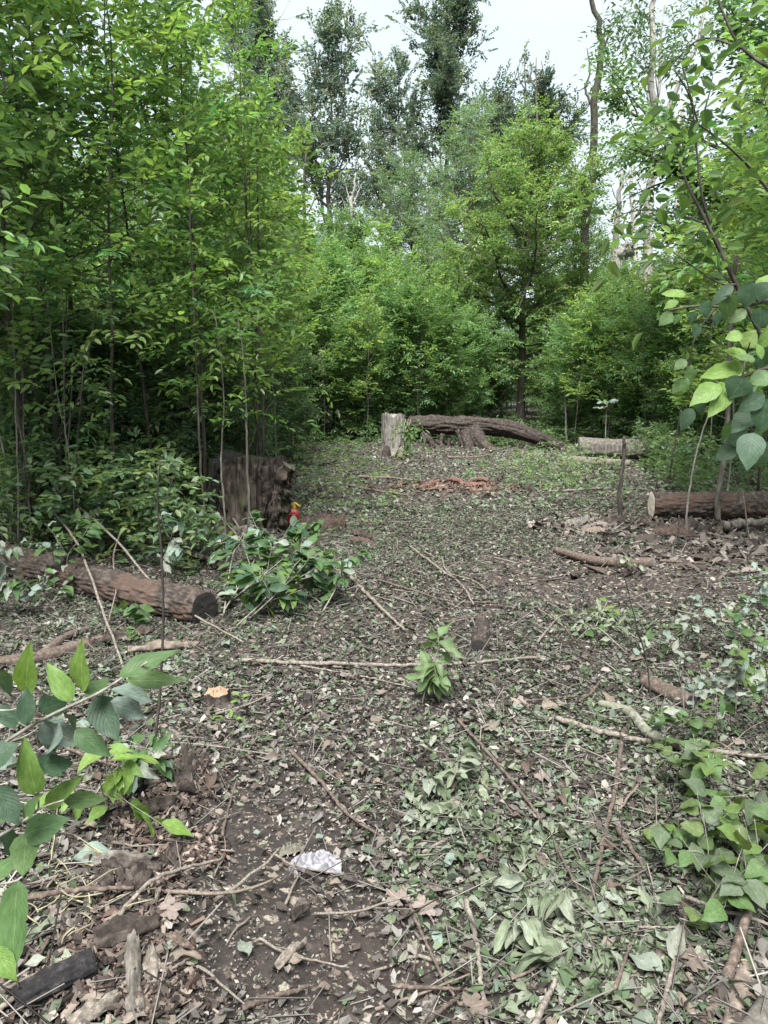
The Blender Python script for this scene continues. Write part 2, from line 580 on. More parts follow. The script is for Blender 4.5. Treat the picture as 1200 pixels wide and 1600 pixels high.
def mat_ground():
    m, t, out = M('forest_soil')
    tc = N(t, 'ShaderNodeTexCoord')
    g = tc.outputs['Object']
    nl = N(t, 'ShaderNodeTexNoise', Scale=0.9, Detail=4.0, Roughness=0.6)
    nm = N(t, 'ShaderNodeTexNoise', Scale=14.0, Detail=8.0, Roughness=0.7)
    nf = N(t, 'ShaderNodeTexNoise', Scale=90.0, Detail=6.0, Roughness=0.7)
    vo = N(t, 'ShaderNodeTexVoronoi', Scale=55.0, Randomness=1.0)
    v2 = N(t, 'ShaderNodeTexVoronoi', Scale=24.0, Randomness=1.0)
    for n in (nl, nm, nf):
        t.links.new(g, n.inputs['Vector'])
    wn = N(t, 'ShaderNodeTexNoise', Scale=38.0, Detail=3.0)
    t.links.new(g, wn.inputs['Vector'])
    wa = N(t, 'ShaderNodeVectorMath', operation='MULTIPLY_ADD')
    wa.inputs[1].default_value = (0.05, 0.05, 0.05)
    t.links.new(wn.outputs['Color'], wa.inputs[0])
    t.links.new(g, wa.inputs[2])
    for n in (vo, v2):
        t.links.new(wa.outputs[0], n.inputs['Vector'])
    soil = ramp(t, ((0.30, (0.015, 0.012, 0.0105)), (0.52, (0.031, 0.025, 0.0215)), (0.74, (0.064, 0.053, 0.046))))
    t.links.new(nm.outputs['Fac'], soil.inputs[0])
    red = N(t, 'ShaderNodeMix', data_type='RGBA')
    rr = ramp(t, ((0.52, (0, 0, 0)), (0.68, (0.6, 0.6, 0.6))))
    t.links.new(nl.outputs['Fac'], rr.inputs[0])
    t.links.new(rr.outputs[0], red.inputs[0])
    t.links.new(soil.outputs[0], red.inputs[6])
    red.inputs[7].default_value = (0.042, 0.028, 0.023, 1)
    # crumbs of leaf and chip: each voronoi cell is one crumb with its own colour
    c = red.outputs[2]
    for v, lo, hi, tones in ((vo, 0.62, 0.66, ((0.0, (0.05, 0.036, 0.028)), (0.35, (0.13, 0.10, 0.08)), (0.7, (0.24, 0.20, 0.165)), (1.0, (0.13, 0.15, 0.09)))),
                             (v2, 0.70, 0.73, ((0.0, (0.07, 0.05, 0.04)), (0.4, (0.18, 0.145, 0.115)), (0.75, (0.27, 0.235, 0.19)), (1.0, (0.15, 0.18, 0.11))))):
        sp = N(t, 'ShaderNodeSeparateColor')
        t.links.new(v.outputs['Color'], sp.inputs[0])
        rt = ramp(t, tones)
        t.links.new(sp.outputs['Red'], rt.inputs[0])
        rm = ramp(t, ((lo, (0, 0, 0)), (hi, (1, 1, 1))))
        t.links.new(sp.outputs['Green'], rm.inputs[0])
        dm = ramp(t, ((0.34, (1, 1, 1)), (0.44, (0, 0, 0))))
        t.links.new(v.outputs['Distance'], dm.inputs[0])
        mu = N(t, 'ShaderNodeMath', operation='MULTIPLY')
        t.links.new(rm.outputs[0], mu.inputs[0])
        t.links.new(dm.outputs[0], mu.inputs[1])
        mx = N(t, 'ShaderNodeMix', data_type='RGBA')
        t.links.new(mu.outputs[0], mx.inputs[0])
        t.links.new(c, mx.inputs[6])
        t.links.new(rt.outputs[0], mx.inputs[7])
        c = mx.outputs[2]
    p = N(t, 'ShaderNodeBsdfPrincipled', Roughness=0.85)
    p.inputs['Specular IOR Level'].default_value = 0.3
    t.links.new(c, p.inputs['Base Color'])
    b1 = N(t, 'ShaderNodeBump', Strength=0.8, Distance=0.03)
    b2 = N(t, 'ShaderNodeBump', Strength=0.7, Distance=0.008)
    t.links.new(nm.outputs['Fac'], b1.inputs['Height'])
    t.links.new(nf.outputs['Fac'], b2.inputs['Height'])
    t.links.new(b1.outputs[0], b2.inputs['Normal'])
    t.links.new(b2.outputs[0], p.inputs['Normal'])
    t.links.new(p.outputs[0], out.inputs[0])
    return m


MAT_LEAF = mat_leaf('green_leaf', trans=0.50, spec=0.35, tint=(1.22, 1.32, 0.72))
MAT_FAR = mat_leaf('tree_leaf', trans=0.48, rough=0.5, spec=0.3, tint=(1.2, 1.28, 0.75))
MAT_BIG = mat_leaf('veined_leaf', trans=0.42, rough=0.5, spec=0.28, veins=True)
MAT_DRY = mat_leaf('dry_leaf', trans=0.16, rough=0.7, spec=0.15, tint=(1.1, 1.0, 0.8))
MAT_DRYV = mat_leaf('dry_veined_leaf', trans=0.16, rough=0.65, spec=0.2, tint=(1.1, 1.0, 0.8), veins=True)
MAT_SOIL = mat_ground()
BARK = mat_bark('grey_bark', (0.035, 0.03, 0.026), (0.09, 0.08, 0.068), (0.19, 0.175, 0.15), 7)
BARK_DARK = mat_bark('dark_bark', (0.018, 0.015, 0.013), (0.045, 0.038, 0.032), (0.11, 0.095, 0.08), 7)
BARK_STEM = mat_bark('stem_bark', (0.07, 0.062, 0.05), (0.15, 0.14, 0.115), (0.28, 0.265, 0.23), 10, bump=0.3)
BARK_PALE = mat_bark('pale_dead_wood', (0.14, 0.125, 0.11), (0.30, 0.28, 0.255), (0.46, 0.44, 0.41), 6)
BARK_WORN = mat_bark('worn_grey_wood', (0.06, 0.053, 0.046), (0.155, 0.142, 0.126), (0.29, 0.27, 0.245), 6)
BARK_LOG = mat_bark('log_bark', (0.013, 0.0105, 0.009), (0.042, 0.033, 0.027), (0.125, 0.104, 0.087), 5, (1, 1, 1), 1.0, None, 0.02, (0.072, 0.046, 0.035))
BARK_ROT = mat_bark('rotten_wood', (0.010, 0.008, 0.007), (0.036, 0.028, 0.0235), (0.105, 0.088, 0.075), 5, (1, 1, 1), 0.9, None, 0.02)
BARK_STUMP = mat_bark('stump_bark', (0.014, 0.011, 0.009), (0.052, 0.040, 0.032), (0.145, 0.120, 0.10), 5, (1, 1, 0.25), 0.9, (0.075, 0.085, 0.045), 0.02)
BARK_STICK = mat_bark('stick_bark', (0.05, 0.042, 0.035), (0.13, 0.112, 0.092), (0.27, 0.24, 0.205), 14, (1, 1, 1), 0.5, None, 0.004)
BARK_BROWN = mat_bark('brown_stick_bark', (0.03, 0.023, 0.019), (0.075, 0.056, 0.045), (0.17, 0.135, 0.11), 14, (1, 1, 1), 0.5, None, 0.004)
BARK_GREEN = mat_bark('mossy_branch_bark', (0.06, 0.06, 0.045), (0.15, 0.15, 0.115), (0.30, 0.29, 0.24), 9, (1, 1, 1), 0.5, (0.12, 0.13, 0.08), 0.006)
WOOD_TAN = mat_bark('peeled_wood', (0.06, 0.047, 0.038), (0.125, 0.10, 0.08), (0.215, 0.18, 0.15), 9, (1, 1, 1), 0.6, None, 0.006)
WOOD_RED = mat_bark('red_rotten_wood', (0.045, 0.024, 0.019), (0.105, 0.055, 0.042), (0.19, 0.115, 0.09), 9, (1, 1, 1), 0.8, None, 0.01)
WOOD_SHADE = mat_bark('hollow_shade_wood', (0.006, 0.006, 0.006), (0.014, 0.013, 0.013), (0.05, 0.047, 0.045), 9, (1, 1, 1), 0.9, None, 0.01)  # near-black wood colour holding the shade inside hollows
CUT_PALE = mat_cut('fresh_sawn_wood', (0.60, 0.52, 0.42), (0.68, 0.61, 0.52), (0.50, 0.42, 0.34))
CUT_ORANGE = mat_cut('orange_sawn_wood', (0.20, 0.135, 0.08), (0.25, 0.18, 0.12), (0.12, 0.07, 0.042))
CUT_DARK = mat_cut('dark_sawn_wood', (0.016, 0.014, 0.013), (0.022, 0.019, 0.017), (0.006, 0.006, 0.006))
CUT_GREY = mat_cut('weathered_sawn_wood', (0.15, 0.13, 0.115), (0.23, 0.21, 0.19), (0.07, 0.06, 0.05))

G_YEL = (0.120, 0.190, 0.028)
G_MID = (0.066, 0.130, 0.030)
G_DARK = (0.042, 0.088, 0.030)
G_GREY = (0.070, 0.110, 0.052)
G_BLUE = (0.050, 0.105, 0.058)

# ------------------------------------------------------------------ the ground
def axis(parts):
    out = []
    for a, b, st in parts:
        out.append(np.arange(a, b, st))
    return np.concatenate(out + [[parts[-1][1]]])


gx = axis(((-100, -40, 10), (-40, -12, 1.2), (-12, -4, 0.25), (-4, -1.7, 0.07), (-1.7, 1.9, 0.03), (1.9, 4, 0.07), (4, 12, 0.25), (12, 40, 1.2), (40, 100, 10)))
gy = axis(((-40, -4, 4), (-4, 1.2, 0.3), (1.2, 4.2, 0.03), (4.2, 8, 0.06), (8, 20, 0.16), (20, 45, 0.8), (45, 135, 10)))
X, Y = np.meshgrid(gx, gy)
nearw = np.clip((9 - Y) / 4, 0, 1) * np.clip((4.5 - np.abs(X)) / 1.5, 0, 1)
Z = gh(X, Y) + nearw * ((n2(X, Y, 14, 7) - 0.5) * 0.022 + (n2(X, Y, 30, 8) - 0.5) * 0.010)
nx, ny = len(gx), len(gy)
ii = (np.arange(ny - 1)[:, None] * nx + np.arange(nx - 1)[None])
Qg = np.stack((ii, ii + 1, ii + nx + 1, ii + nx), -1).reshape(-1, 4)
obj('ground', mesh('ground', np.stack((X, Y, Z), -1), Qg, mat=MAT_SOIL), kind='structure')

# ------------------------------------------------------------------ trees
def tree_geo(name, seed, H, cb, Rc, prof, nl, r0, e0=20, e1=60, sub=0, twl=0.35, nleaf=4000, k=9, ll=0.08, lw=0.036, base=G_MID, hi=True,
             lean=(0, 0), bark=None, leafmat=None, twigtubes=False, wob=0.05, upb=0.5, droop=0.14, var=0.18, sides=8, start=0.22, sparse=None, flat=0.35, bush=0.0):
    rng = np.random.default_rng(seed)
    base = tuple(np.array(base) * (1.28, 1.25, 1.35))
    n = 12
    tt = np.linspace(0, 1, n)
    w = np.cumsum(rng.normal(0, wob, (n, 2)), 0) * H / n
    w -= w[0]
    P = np.stack((lean[0] * tt ** 1.4 * H + w[:, 0], lean[1] * tt ** 1.4 * H + w[:, 1], tt * H - 0.06), -1)
    rad = r0 * ((1 - tt) * 0.88 + 0.12) * (1 + 0.35 * np.exp(-tt * 28))
    tr = tube(P, rad, sides)
    trunk = mesh(name + '_trunk', tr[0], tr[1], tr[2], mat=bark or BARK)
    G = Geo()
    O, D = [], []
    allsegs = []
    for i in range(nl):
        t = (i + rng.uniform(0.1, 0.9)) / nl
        if sparse and rng.uniform() < sparse:
            continue
        h = cb + (1 - cb) * t ** 0.92
        p0 = np.array([np.interp(h, tt, P[:, a]) for a in range(3)])
        rt = np.interp(h, tt, rad)
        az = 2.399 * i + rng.uniform(-0.5, 0.5)
        el = R(e0 + (e1 - e0) * t + rng.uniform(-10, 10))
        L = max(0.15, Rc * prof(t) * rng.uniform(0.45, 1.35))
        d = (math.cos(az) * math.cos(el), math.sin(az) * math.cos(el), math.sin(el))
        c = curve(p0, d, L, 7, rng, upb, 0.10 + 0.12 * bush)
        lr = min(rt * 0.6, 0.012 * L ** 1.2 + 0.004)
        G.add(*tube(c, np.linspace(lr, lr * 0.25, 7), 5 if sides > 6 else 4, False))
        segs = [(c, L, start)]
        if sub:
            for j in range(max(1, int(sub * L))):
                s = rng.uniform(0.25, 0.95)
                q = np.array([np.interp(s * 6, np.arange(7), c[:, a]) for a in range(3)])
                tg = nrm(c[min(6, int(s * 6) + 1)] - c[int(s * 6)])
                dd = nrm(tg * 0.6 + rng.normal(0, 0.55, 3) + np.array((0, 0, 0.15)))
                sl = L * rng.uniform(0.22, 0.5) * (1.25 - 0.6 * s)
                cc = curve(q, dd, sl, 5, rng, upb * 0.5, 0.12)
                G.add(*tube(cc, np.linspace(lr * 0.45, lr * 0.12, 5), 4, False))
                segs.append((cc, sl, 0.15))
        allsegs += segs
    tpm = nleaf / k / sum(L_ * (1 - st) for _, L_, st in allsegs)
    for c_, L_, st in allsegs:
        m = max(1, int(round(tpm * L_ * (1 - st) * rng.uniform(0.05, 1.95))))
        s = rng.uniform(st, 1.0, m)
        s[0] = 0.98
        x = s * (len(c_) - 1)
        q = np.stack([np.interp(x, np.arange(len(c_)), c_[:, a]) for a in range(3)], -1)
        ix = np.minimum(x.astype(int), len(c_) - 2)
        tg = nrm(c_[ix + 1] - c_[ix])
        side = nrm(np.cross(tg, (0, 0, 1.0)) + 1e-6) * np.where(np.arange(m) % 2, 1, -1)[:, None]
        dd = nrm(tg * 0.6 + side * 0.75 * (1 - 0.5 * bush) + rng.normal(0, 0.32 + 0.45 * bush, (m, 3)))
        dd[0] = tg[0]
        O.append(q)
        D.append(dd)
    O, D = np.concatenate(O), np.concatenate(D)
    TL = twl * rng.uniform(0.6, 1.3, len(O))
    if twigtubes:
        for q, d, l in zip(O, D, TL):
            G.add(*tube(np.array((q, q + d * l * 0.5 - (0, 0, droop * 0.25 * l), q + d * l - (0, 0, droop * l))), (0.003, 0.0024, 0.0012), 3, False))
    V, Q, K = sprays(O, D, TL, k, ll, lw, base, rng, hi, droop, var, flat=flat)
    crown = mesh(name + '_crown', V, Q, cols=K, mat=leafmat or MAT_LEAF, smooth=False)
    brm = G.mesh(name + '_branches', bark or BARK)
    return trunk, brm, crown


def plant(geo, name, label, cat, loc, group=None, rz=0.0, s=1.0, tilt=(0, 0)):
    loc = (loc[0], loc[1], float(gh(loc[0], loc[1])) - 0.02)
    o = thing(name, label, cat, loc, group, rz, s)
    o.rotation_euler = (tilt[0], tilt[1], rz)
    obj('trunk', geo[0], o)
    obj('branches', geo[1], o, 'stuff')
    obj('crown', geo[2], o, 'stuff')
    return o


dome_p = lambda t: 0.55 + 0.55 * t if t < 0.65 else 0.91 * math.sqrt(max(0.12, 1 - ((t - 0.65) / 0.37) ** 2))
round_p = lambda t: math.sin(math.pi * min(1, 0.12 + 0.86 * t)) ** 0.6
cone_p = lambda t: max(0.25, (1 - t) ** 0.5) * (0.8 + 0.2 * math.sin(t * 11))
egg_p = lambda t: max(0.15, math.sin(math.pi * (0.22 + 0.74 * t)) ** 0.7)
col_p = lambda t: max(0.25, (1 - t ** 3))

# young broadleaf saplings of the thicket
SAP = [
    tree_geo('sapling_a', 11, 6.2, 0.20, 0.95, col_p, 34, 0.026, 15, 55, 1.0, 0.36, 2200, 9, 0.105, 0.052, (0.088, 0.168, 0.044), True, (0.01, 0.02), BARK_DARK, None, True, 0.05),
    tree_geo('sapling_b', 12, 5.4, 0.24, 0.85, egg_p, 30, 0.020, 20, 60, 1.0, 0.34, 1900, 9, 0.098, 0.048, (0.112, 0.200, 0.044), True, (-0.02, 0.0), BARK_DARK, None, True, 0.05),
    tree_geo('sapling_c', 13, 7.4, 0.22, 1.15, col_p, 38, 0.034, 10, 50, 1.6, 0.36, 2800, 9, 0.108, 0.053, (0.096, 0.182, 0.048), True, (0.02, -0.01), BARK_DARK, None, True, 0.05),
    tree_geo('sapling_d', 14, 4.4, 0.26, 0.75, egg_p, 26, 0.015, 20, 60, 1.0, 0.32, 2100, 8, 0.105, 0.052, (0.145, 0.232, 0.044), True, (0.03, 0.03), BARK_STEM, None, True, 0.06),
    tree_geo('sapling_e', 15, 5.8, 0.34, 1.05, round_p, 30, 0.022, 5, 50, 1.0, 0.40, 2100, 9, 0.115, 0.056, (0.122, 0.212, 0.044), True, (0.0, 0.02), BARK_DARK, None, True, 0.05),
]
# shrubs
SHR = [
    tree_geo('shrub_a', 21, 2.6, 0.06, 1.15, egg_p, 50, 0.022, 15, 70, 4, 0.30, 13000, 9, 0.080, 0.038, (0.088, 0.168, 0.048), True, (0, 0), BARK_DARK, None, False, 0.06),
    tree_geo('shrub_b', 22, 3.6, 0.08, 1.25, egg_p, 56, 0.026, 15, 65, 4, 0.30, 17000, 9, 0.082, 0.038, (0.100, 0.190, 0.062), True, (0, 0), BARK_DARK, None, False, 0.06),
    tree_geo('shrub_c', 23, 1.6, 0.05, 0.9, egg_p, 40, 0.014, 20, 75, 3, 0.26, 6500, 8, 0.075, 0.036, (0.092, 0.150, 0.068), True, (0, 0), BARK_STEM, None, False, 0.06),
    tree_geo('shrub_d', 24, 4.6, 0.10, 1.35, cone_p, 60, 0.030, 10, 55, 4, 0.32, 20000, 9, 0.085, 0.038, (0.122, 0.220, 0.066), True, (0, 0), BARK_DARK, None, False, 0.06),
]
# taller trees
MID = [
    tree_geo('young_tree_a', 31, 10.0, 0.16, 2.5, egg_p, 56, 0.10, 5, 60, 3.5, 0.45, 38000, 10, 0.12, 0.062, (0.092, 0.168, 0.046), False, (0, 0), BARK_DARK, MAT_FAR, False, 0.07),
    tree_geo('young_tree_b', 32, 13.0, 0.22, 2.6, col_p, 60, 0.13, 10, 65, 3.5, 0.5, 42000, 10, 0.125, 0.064, (0.082, 0.150, 0.054), False, (0.02, 0), BARK_DARK, MAT_FAR, False, 0.07),
    tree_geo('young_tree_c', 33, 8.0, 0.10, 2.3, egg_p, 60, 0.08, 0, 55, 3.5, 0.42, 33000, 10, 0.115, 0.058, (0.110, 0.190, 0.050), False, (0, 0), BARK_DARK, MAT_FAR, False, 0.07),
]
OAK = [  # leaf tones greyed to stand in for slight distance haze
    tree_geo('oak_a', 41, 17.5, 0.36, 4.6, dome_p, 26, 0.26, 15, 68, 3.4, 0.7, 22000, 20, 0.18, 0.11, (0.098, 0.138, 0.100), False, (0.02, 0), BARK, MAT_FAR, False, 0.10, 0.9, 0.0, sparse=0.05, flat=0.9, start=0.5, bush=1.0),
    tree_geo('oak_b', 42, 21.0, 0.24, 5.4, dome_p, 34, 0.30, 15, 70, 3.2, 0.75, 38000, 20, 0.18, 0.11, (0.094, 0.138, 0.094), False, (-0.01, 0), BARK, MAT_FAR, False, 0.10, 0.9, 0.0, flat=0.9, start=0.5, bush=1.0),
    tree_geo('oak_c', 43, 17.5, 0.36, 4.2, dome_p, 26, 0.22, 15, 68, 3.8, 0.65, 28000, 20, 0.17, 0.10, (0.056, 0.086, 0.058), False, (0.0, 0), BARK_DARK, MAT_FAR, False, 0.10, 0.9, 0.0, flat=0.9, start=0.5, bush=1.0),
]
WILLOW = tree_geo('soft_tree', 51, 13.0, 0.10, 3.2, egg_p, 80, 0.14, 10, 70, 3.0, 0.55, 52000, 12, 0.13, 0.045, (0.120, 0.190, 0.090), False, (0, 0), BARK, MAT_FAR, False, 0.05, flat=0.5)
MAPLE = tree_geo('maple', 52, 9.4, 0.17, 4.0, lambda t: max(0.2, (1 - t) ** 0.55) * (0.75 + 0.25 * min(1, t * 5)), 70, 0.155, -5, 55, 3.5, 0.42, 56000, 10, 0.11, 0.068, (0.136, 0.222, 0.058), False, (0.0, 0), BARK, MAT_FAR, False, 0.03, flat=0.28)

rg = np.random.default_rng(5)


def spot(px, Y):
    p = at(px, 590, Y)
    return (p[0], Y)


# ---- the far wall of the woods
plant(OAK[0], 'oak_tree', 'tall grey-green oak with pale bare trunk standing in the open gap', 'tree', spot(525, 42), rz=0.6, s=0.97)
plant(OAK[1], 'oak_tree', 'tallest grey-green oak rising to the top edge behind the clearing', 'tree', spot(690, 44), rz=2.0, s=0.93)
plant(OAK[1], 'oak_tree', 'ragged tall oak half hidden behind the thicket tops', 'tree', spot(425, 48), rz=4.2, s=0.98)
plant(OAK[2], 'oak_tree', 'dark round-topped tree with dead twigs against the white sky', 'tree', spot(846, 52), rz=1.0, s=0.99)
plant(OAK[2], 'oak_tree', 'narrow dark tree between the tallest oak and the round-topped tree', 'tree', spot(768, 52), rz=3.0, s=0.99)
plant(OAK[0], 'oak_tree', 'grey oak seen past the pale forked tree toward the picture edge', 'tree', spot(1165, 50), rz=2.5, s=0.85)
plant(OAK[0], 'oak_tree', 'tall oak crown just filling in beside the tallest oak', 'tree', spot(606, 50), rz=5.1, s=1.0)
plant(WILLOW, 'soft_tree', 'soft light green tree rising behind the yellow-green maple', 'tree', spot(728, 34), rz=0.0, s=0.92)
plant(WILLOW, 'soft_tree', 'bluish soft tree under the tallest oak', 'tree', spot(645, 38), rz=2.0, s=0.86)
plant(MAPLE, 'maple_tree', 'yellow-green maple with straight trunk behind the fallen trunk', 'tree', spot(815, 26), rz=0.4)

group_far = 'trees in the dense woods behind the clearing'
far = []
for px, Y, k, s in ((470, 30, 2, 0.8), (545, 34, 0, 0.85), (590, 29, 2, 0.72), (690, 28, 2, 0.65), (905, 33, 2, 0.95), (960, 30, 2, 0.72), (1030, 34, 0, 0.62),
                    (1080, 28, 2, 0.62), (1130, 24, 2, 0.7), (1200, 27, 0, 0.8), (1270, 24, 1, 0.9), (400, 26, 0, 0.9), (330, 30, 1, 0.8), (220, 28, 0, 0.9),
                    (100, 29, 0, 0.9), (-20, 30, 1, 0.9), (1350, 28, 0, 1.0),
                    (480, 60, 1, 0.9), (560, 66, 0, 1.2), (640, 60, 1, 0.8), (730, 64, 1, 0.8), (880, 62, 0, 0.9), (960, 66, 0, 0.7), (1040, 62, 0, 0.8), (1110, 60, 1, 0.8),
                    (380, 60, 1, 1.0), (290, 58, 1, 1.1), (180, 60, 1, 1.2), (60, 56, 1, 1.1), (-60, 60, 1, 1.2), (1200, 52, 1, 1.0), (1290, 60, 1, 1.1)):
    far.append(plant(MID[k], 'woodland_tree', 'leafy young tree merging into the dense woods behind the clearing', 'tree', spot(px, Y), group_far, rg.uniform(0, 6.3), s * rg.uniform(0.95, 1.05)))

SHL = {470: 'shrub at the far corner where the thicket meets the clearing edge', 520: 'tall pointed shrub just past the thicket corner', 560: 'low rounded shrub well before the pale stump on the thicket side', 600: 'tall pointed shrub directly behind the pale stump',
       640: 'light green shrub behind the thick end of the fallen trunk', 690: 'low rounded shrub behind the middle of the fallen trunk', 765: 'low dark shrub on the thicket side of the maple trunk', 872: 'low rounded shrub on the open side of the maple trunk', 905: 'shrub behind the thin end of the fallen trunk',
       945: 'tall light shrub behind the near end of the weathered far log', 990: 'shrub behind the middle of the weathered far log', 1035: 'tall shrub behind the upright dead stub', 1080: 'shrub behind the dark leaning shoot near the fresh-cut log', 1130: 'tall shrub behind the grey sapling trunk', 1180: 'shrub behind the fresh-cut log at the edge'}
for px, Y, k, s_, lab in ((505, 18.6, 1, 0.72, 'thin light sapling before the shrubs at the thicket corner'), (575, 19.0, 3, 0.80, 'bright slim sapling in front of the low rounded shrub'), (655, 19.6, 1, 0.78, 'slim sapling over the thick end of the fallen trunk'), (700, 20.4, 4, 0.66, 'open-crowned sapling behind the middle of the fallen trunk'),
                          (905, 19.6, 3, 0.85, 'bright sapling behind the thin end of the fallen trunk'), (955, 18.8, 1, 0.74, 'slim sapling just behind the weathered far log'), (1010, 18.0, 3, 0.9, 'yellow-green sapling behind the far end of the weathered log'), (1060, 16.0, 4, 0.68, 'open sapling before the shrubs near the dark leaning shoot'),
                          (610, 22.0, 4, 0.95, 'tall open sapling above the shrubs behind the pale stump'), (540, 22.5, 2, 0.75, 'tall narrow sapling above the shrubs by the thicket corner'), (680, 24.0, 2, 0.80, 'tall sapling between the soft tree and the maple'), (930, 24.0, 2, 0.72, 'tall sapling below the slim bare trunk')):
    plant(SAP[k], 'sapling', lab, 'sapling', spot(px, Y), rz=rg.uniform(0, 6.3), s=s_)
for px, Y, k, s_ in ((785, 33, 1, 0.9), (825, 36, 3, 0.9), (850, 34, 0, 1.0), (800, 42, 3, 1.2), (840, 44, 3, 1.2), (760, 40, 3, 1.1), (880, 40, 3, 1.1), (700, 42, 3, 1.2), (930, 42, 3, 1.2), (620, 44, 3, 1.2), (520, 40, 3, 1.2), (985, 40, 3, 1.1)):
    plant(SHR[k], 'shrub', 'shrub deep in the woods beyond the maple', 'shrub', spot(px, Y), 'shrubs deep in the woods', rg.uniform(0, 6.3), s_)
group_sh = 'green shrubs along the far edge of the clearing'
for px, Y, k, s in ((470, 19.5, 1, 1.0), (520, 21, 3, 1.0), (560, 19.8, 0, 1.05), (600, 22, 3, 0.95), (640, 20.5, 1, 1.1), (690, 21.5, 0, 1.1), (730, 23, 1, 0.85), (765, 27.5, 0, 0.8),
                    (872, 23, 0, 0.8), (905, 21, 1, 0.95), (945, 20.5, 3, 0.95), (990, 20, 1, 1.05), (1035, 18.5, 3, 0.95), (1080, 16.5, 1, 0.95), (1130, 15, 3, 0.85), (1180, 14, 1, 1.0),
                    (620, 25, 3, 1.15), (500, 24, 3, 1.15), (565, 26, 3, 1.2), (700, 26, 3, 1.0), (900, 26, 3, 1.1), (970, 24, 3, 1.1), (1050, 24, 3, 1.2), (1120, 20, 3, 1.1), (1210, 18, 3, 1.1),
                    (755, 30, 3, 0.8), (870, 30, 3, 0.8), (440, 22, 3, 1.0), (1260, 16, 3, 1.0)):
    plant(SHR[k], 'shrub', SHL.get(px, 'bushy green shrub at the far edge of the clearing'), 'shrub', spot(px, Y), group_sh, rg.uniform(0, 6.3), s * rg.uniform(0.92, 1.08))

# ---- the thicket on the clearing's near side
SPL = {(-150, 5.0): 'closest leafy sapling overhanging the upper corner from outside the edge', (30, 7.3): 'sapling rising just behind the log inside the pale stem clump', (165, 7.6): 'wide-leaved sapling close behind the middle of the log', (85, 7.9): 'tall sapling behind the pale stem clump',
       (230, 8.6): 'round-crowned sapling behind the black-ended part of the log', (300, 10.4): 'light green sapling well behind the hollow side of the big stump', (345, 11.5): 'yellow-green sapling behind the big stump, deeper in', (425, 12.5): 'yellow-green sapling at the thicket edge beyond the big stump', (455, 16.0): 'yellow-green sapling at the far end of the thicket edge',
       (400, 14.5): 'wide sapling deep behind the big stump', (-30, 7.6): 'tallest sapling at the very edge behind the log', (140, 8.8): 'tall sapling in the dark middle of the thicket behind the log'}
group_sap = 'leafy saplings crowding the thicket beside the log'
for px, Y, k, s in ((-150, 5.0, 2, 1.0), (30, 7.3, 0, 1.0), (-110, 6.4, 0, 1.05), (165, 7.6, 4, 1.0), (85, 7.9, 0, 1.05), (-30, 7.6, 2, 1.0), (140, 8.8, 2, 1.0),
                    (230, 8.6, 4, 1.05), (300, 10.4, 1, 1.1), (10, 9.5, 4, 1.1), (345, 11.5, 3, 1.25), (425, 12.5, 3, 1.15),
                    (270, 12.6, 2, 1.1), (400, 14.5, 4, 1.0), (350, 15.5, 2, 1.05), (455, 16.0, 3, 1.15), (-90, 9.0, 2, 1.1)):
    plant(SAP[k], 'sapling', SPL.get((px, Y), 'slim leafy sapling in the thicket beside the bark-covered log'), 'sapling', spot(px, Y), group_sap, rg.uniform(0, 6.3), s)
for px, Y, k, s in ((60, 19, 2, 0.9), (150, 23, 0, 0.75), (410, 20, 2, 0.75)):
    plant(MID[k], 'woodland_tree', 'leafy young tree standing deep inside the thicket', 'tree', spot(px, Y), 'trees deep inside the thicket', rg.uniform(0, 6.3), s)
for px, Y, k, s in ((40, 9.8, 2, 1.1), (130, 11.0, 0, 0.9), (210, 12.0, 2, 1.2), (290, 13.5, 0, 0.9), (370, 12.8, 2, 1.0), (430, 14.0, 2, 1.1), (90, 14, 1, 0.9), (190, 15.5, 1, 0.95), (300, 17, 1, 1.0), (400, 17, 0, 1.1),
                    (20, 13, 1, 1.0), (30, 8.4, 2, 1.2), (70, 9.0, 0, 0.8), (150, 9.4, 0, 0.75), (250, 11.2, 0, 0.85), (320, 12.0, 0, 0.8), (110, 9.2, 2, 1.15), (230, 9.6, 2, 1.1), (285, 10.2, 2, 1.15), (180, 10.8, 0, 0.8), (340, 10.6, 2, 0.95), (250, 20, 1, 1.0), (120, 20, 1, 1.1), (350, 22, 1, 1.1), (-30, 16, 1, 1.1), (-60, 11, 0, 1.0), (150, 8.8, 2, 0.7)):
    plant(SHR[k], 'shrub', 'dim green shrub under the saplings of the thicket', 'shrub', spot(px, Y), 'shrubs under the thicket', rg.uniform(0, 6.3), s * rg.uniform(0.92, 1.08))
plant(SAP[1], 'sapling', 'sapling growing right behind the big dark stump', 'sapling', spot(404, 8.9), rz=1.0, s=0.98)
plant(SAP[0], 'sapling', 'dark upright sapling beside the hollow side of the big stump', 'sapling', spot(315, 8.4), rz=2.2, s=0.9)
plant(SAP[2], 'sapling', 'thickest dark sapling trunk in the thicket above the log', 'sapling', spot(252, 10.8), rz=0.2, s=1.3)

# ---- the other side
group_r = 'saplings along the edge behind the fresh-cut log'
for px, Y, k, s in ((1150, 8.9, 3, 0.95), (1200, 9.6, 1, 0.95), (1260, 8.4, 4, 0.95), (1185, 11.5, 3, 1.05), (1115, 13.0, 3, 0.9), (1215, 12.5, 2, 1.0), (1270, 10.5, 0, 1.1), (1300, 7, 2, 1.0), (1262, 6.0, 1, 1.05), (1150, 14.5, 4, 0.85)):
    plant(SAP[k], 'sapling', 'yellow-green sapling at the edge behind the fresh-cut log', 'sapling', spot(px, Y), group_r, rg.uniform(0, 6.3), s)
plant(MID[1], 'woodland_tree', 'dark-trunked tall tree at the upper corner above the saplings', 'tree', spot(1192, 15), rz=1.0, s=1.05)

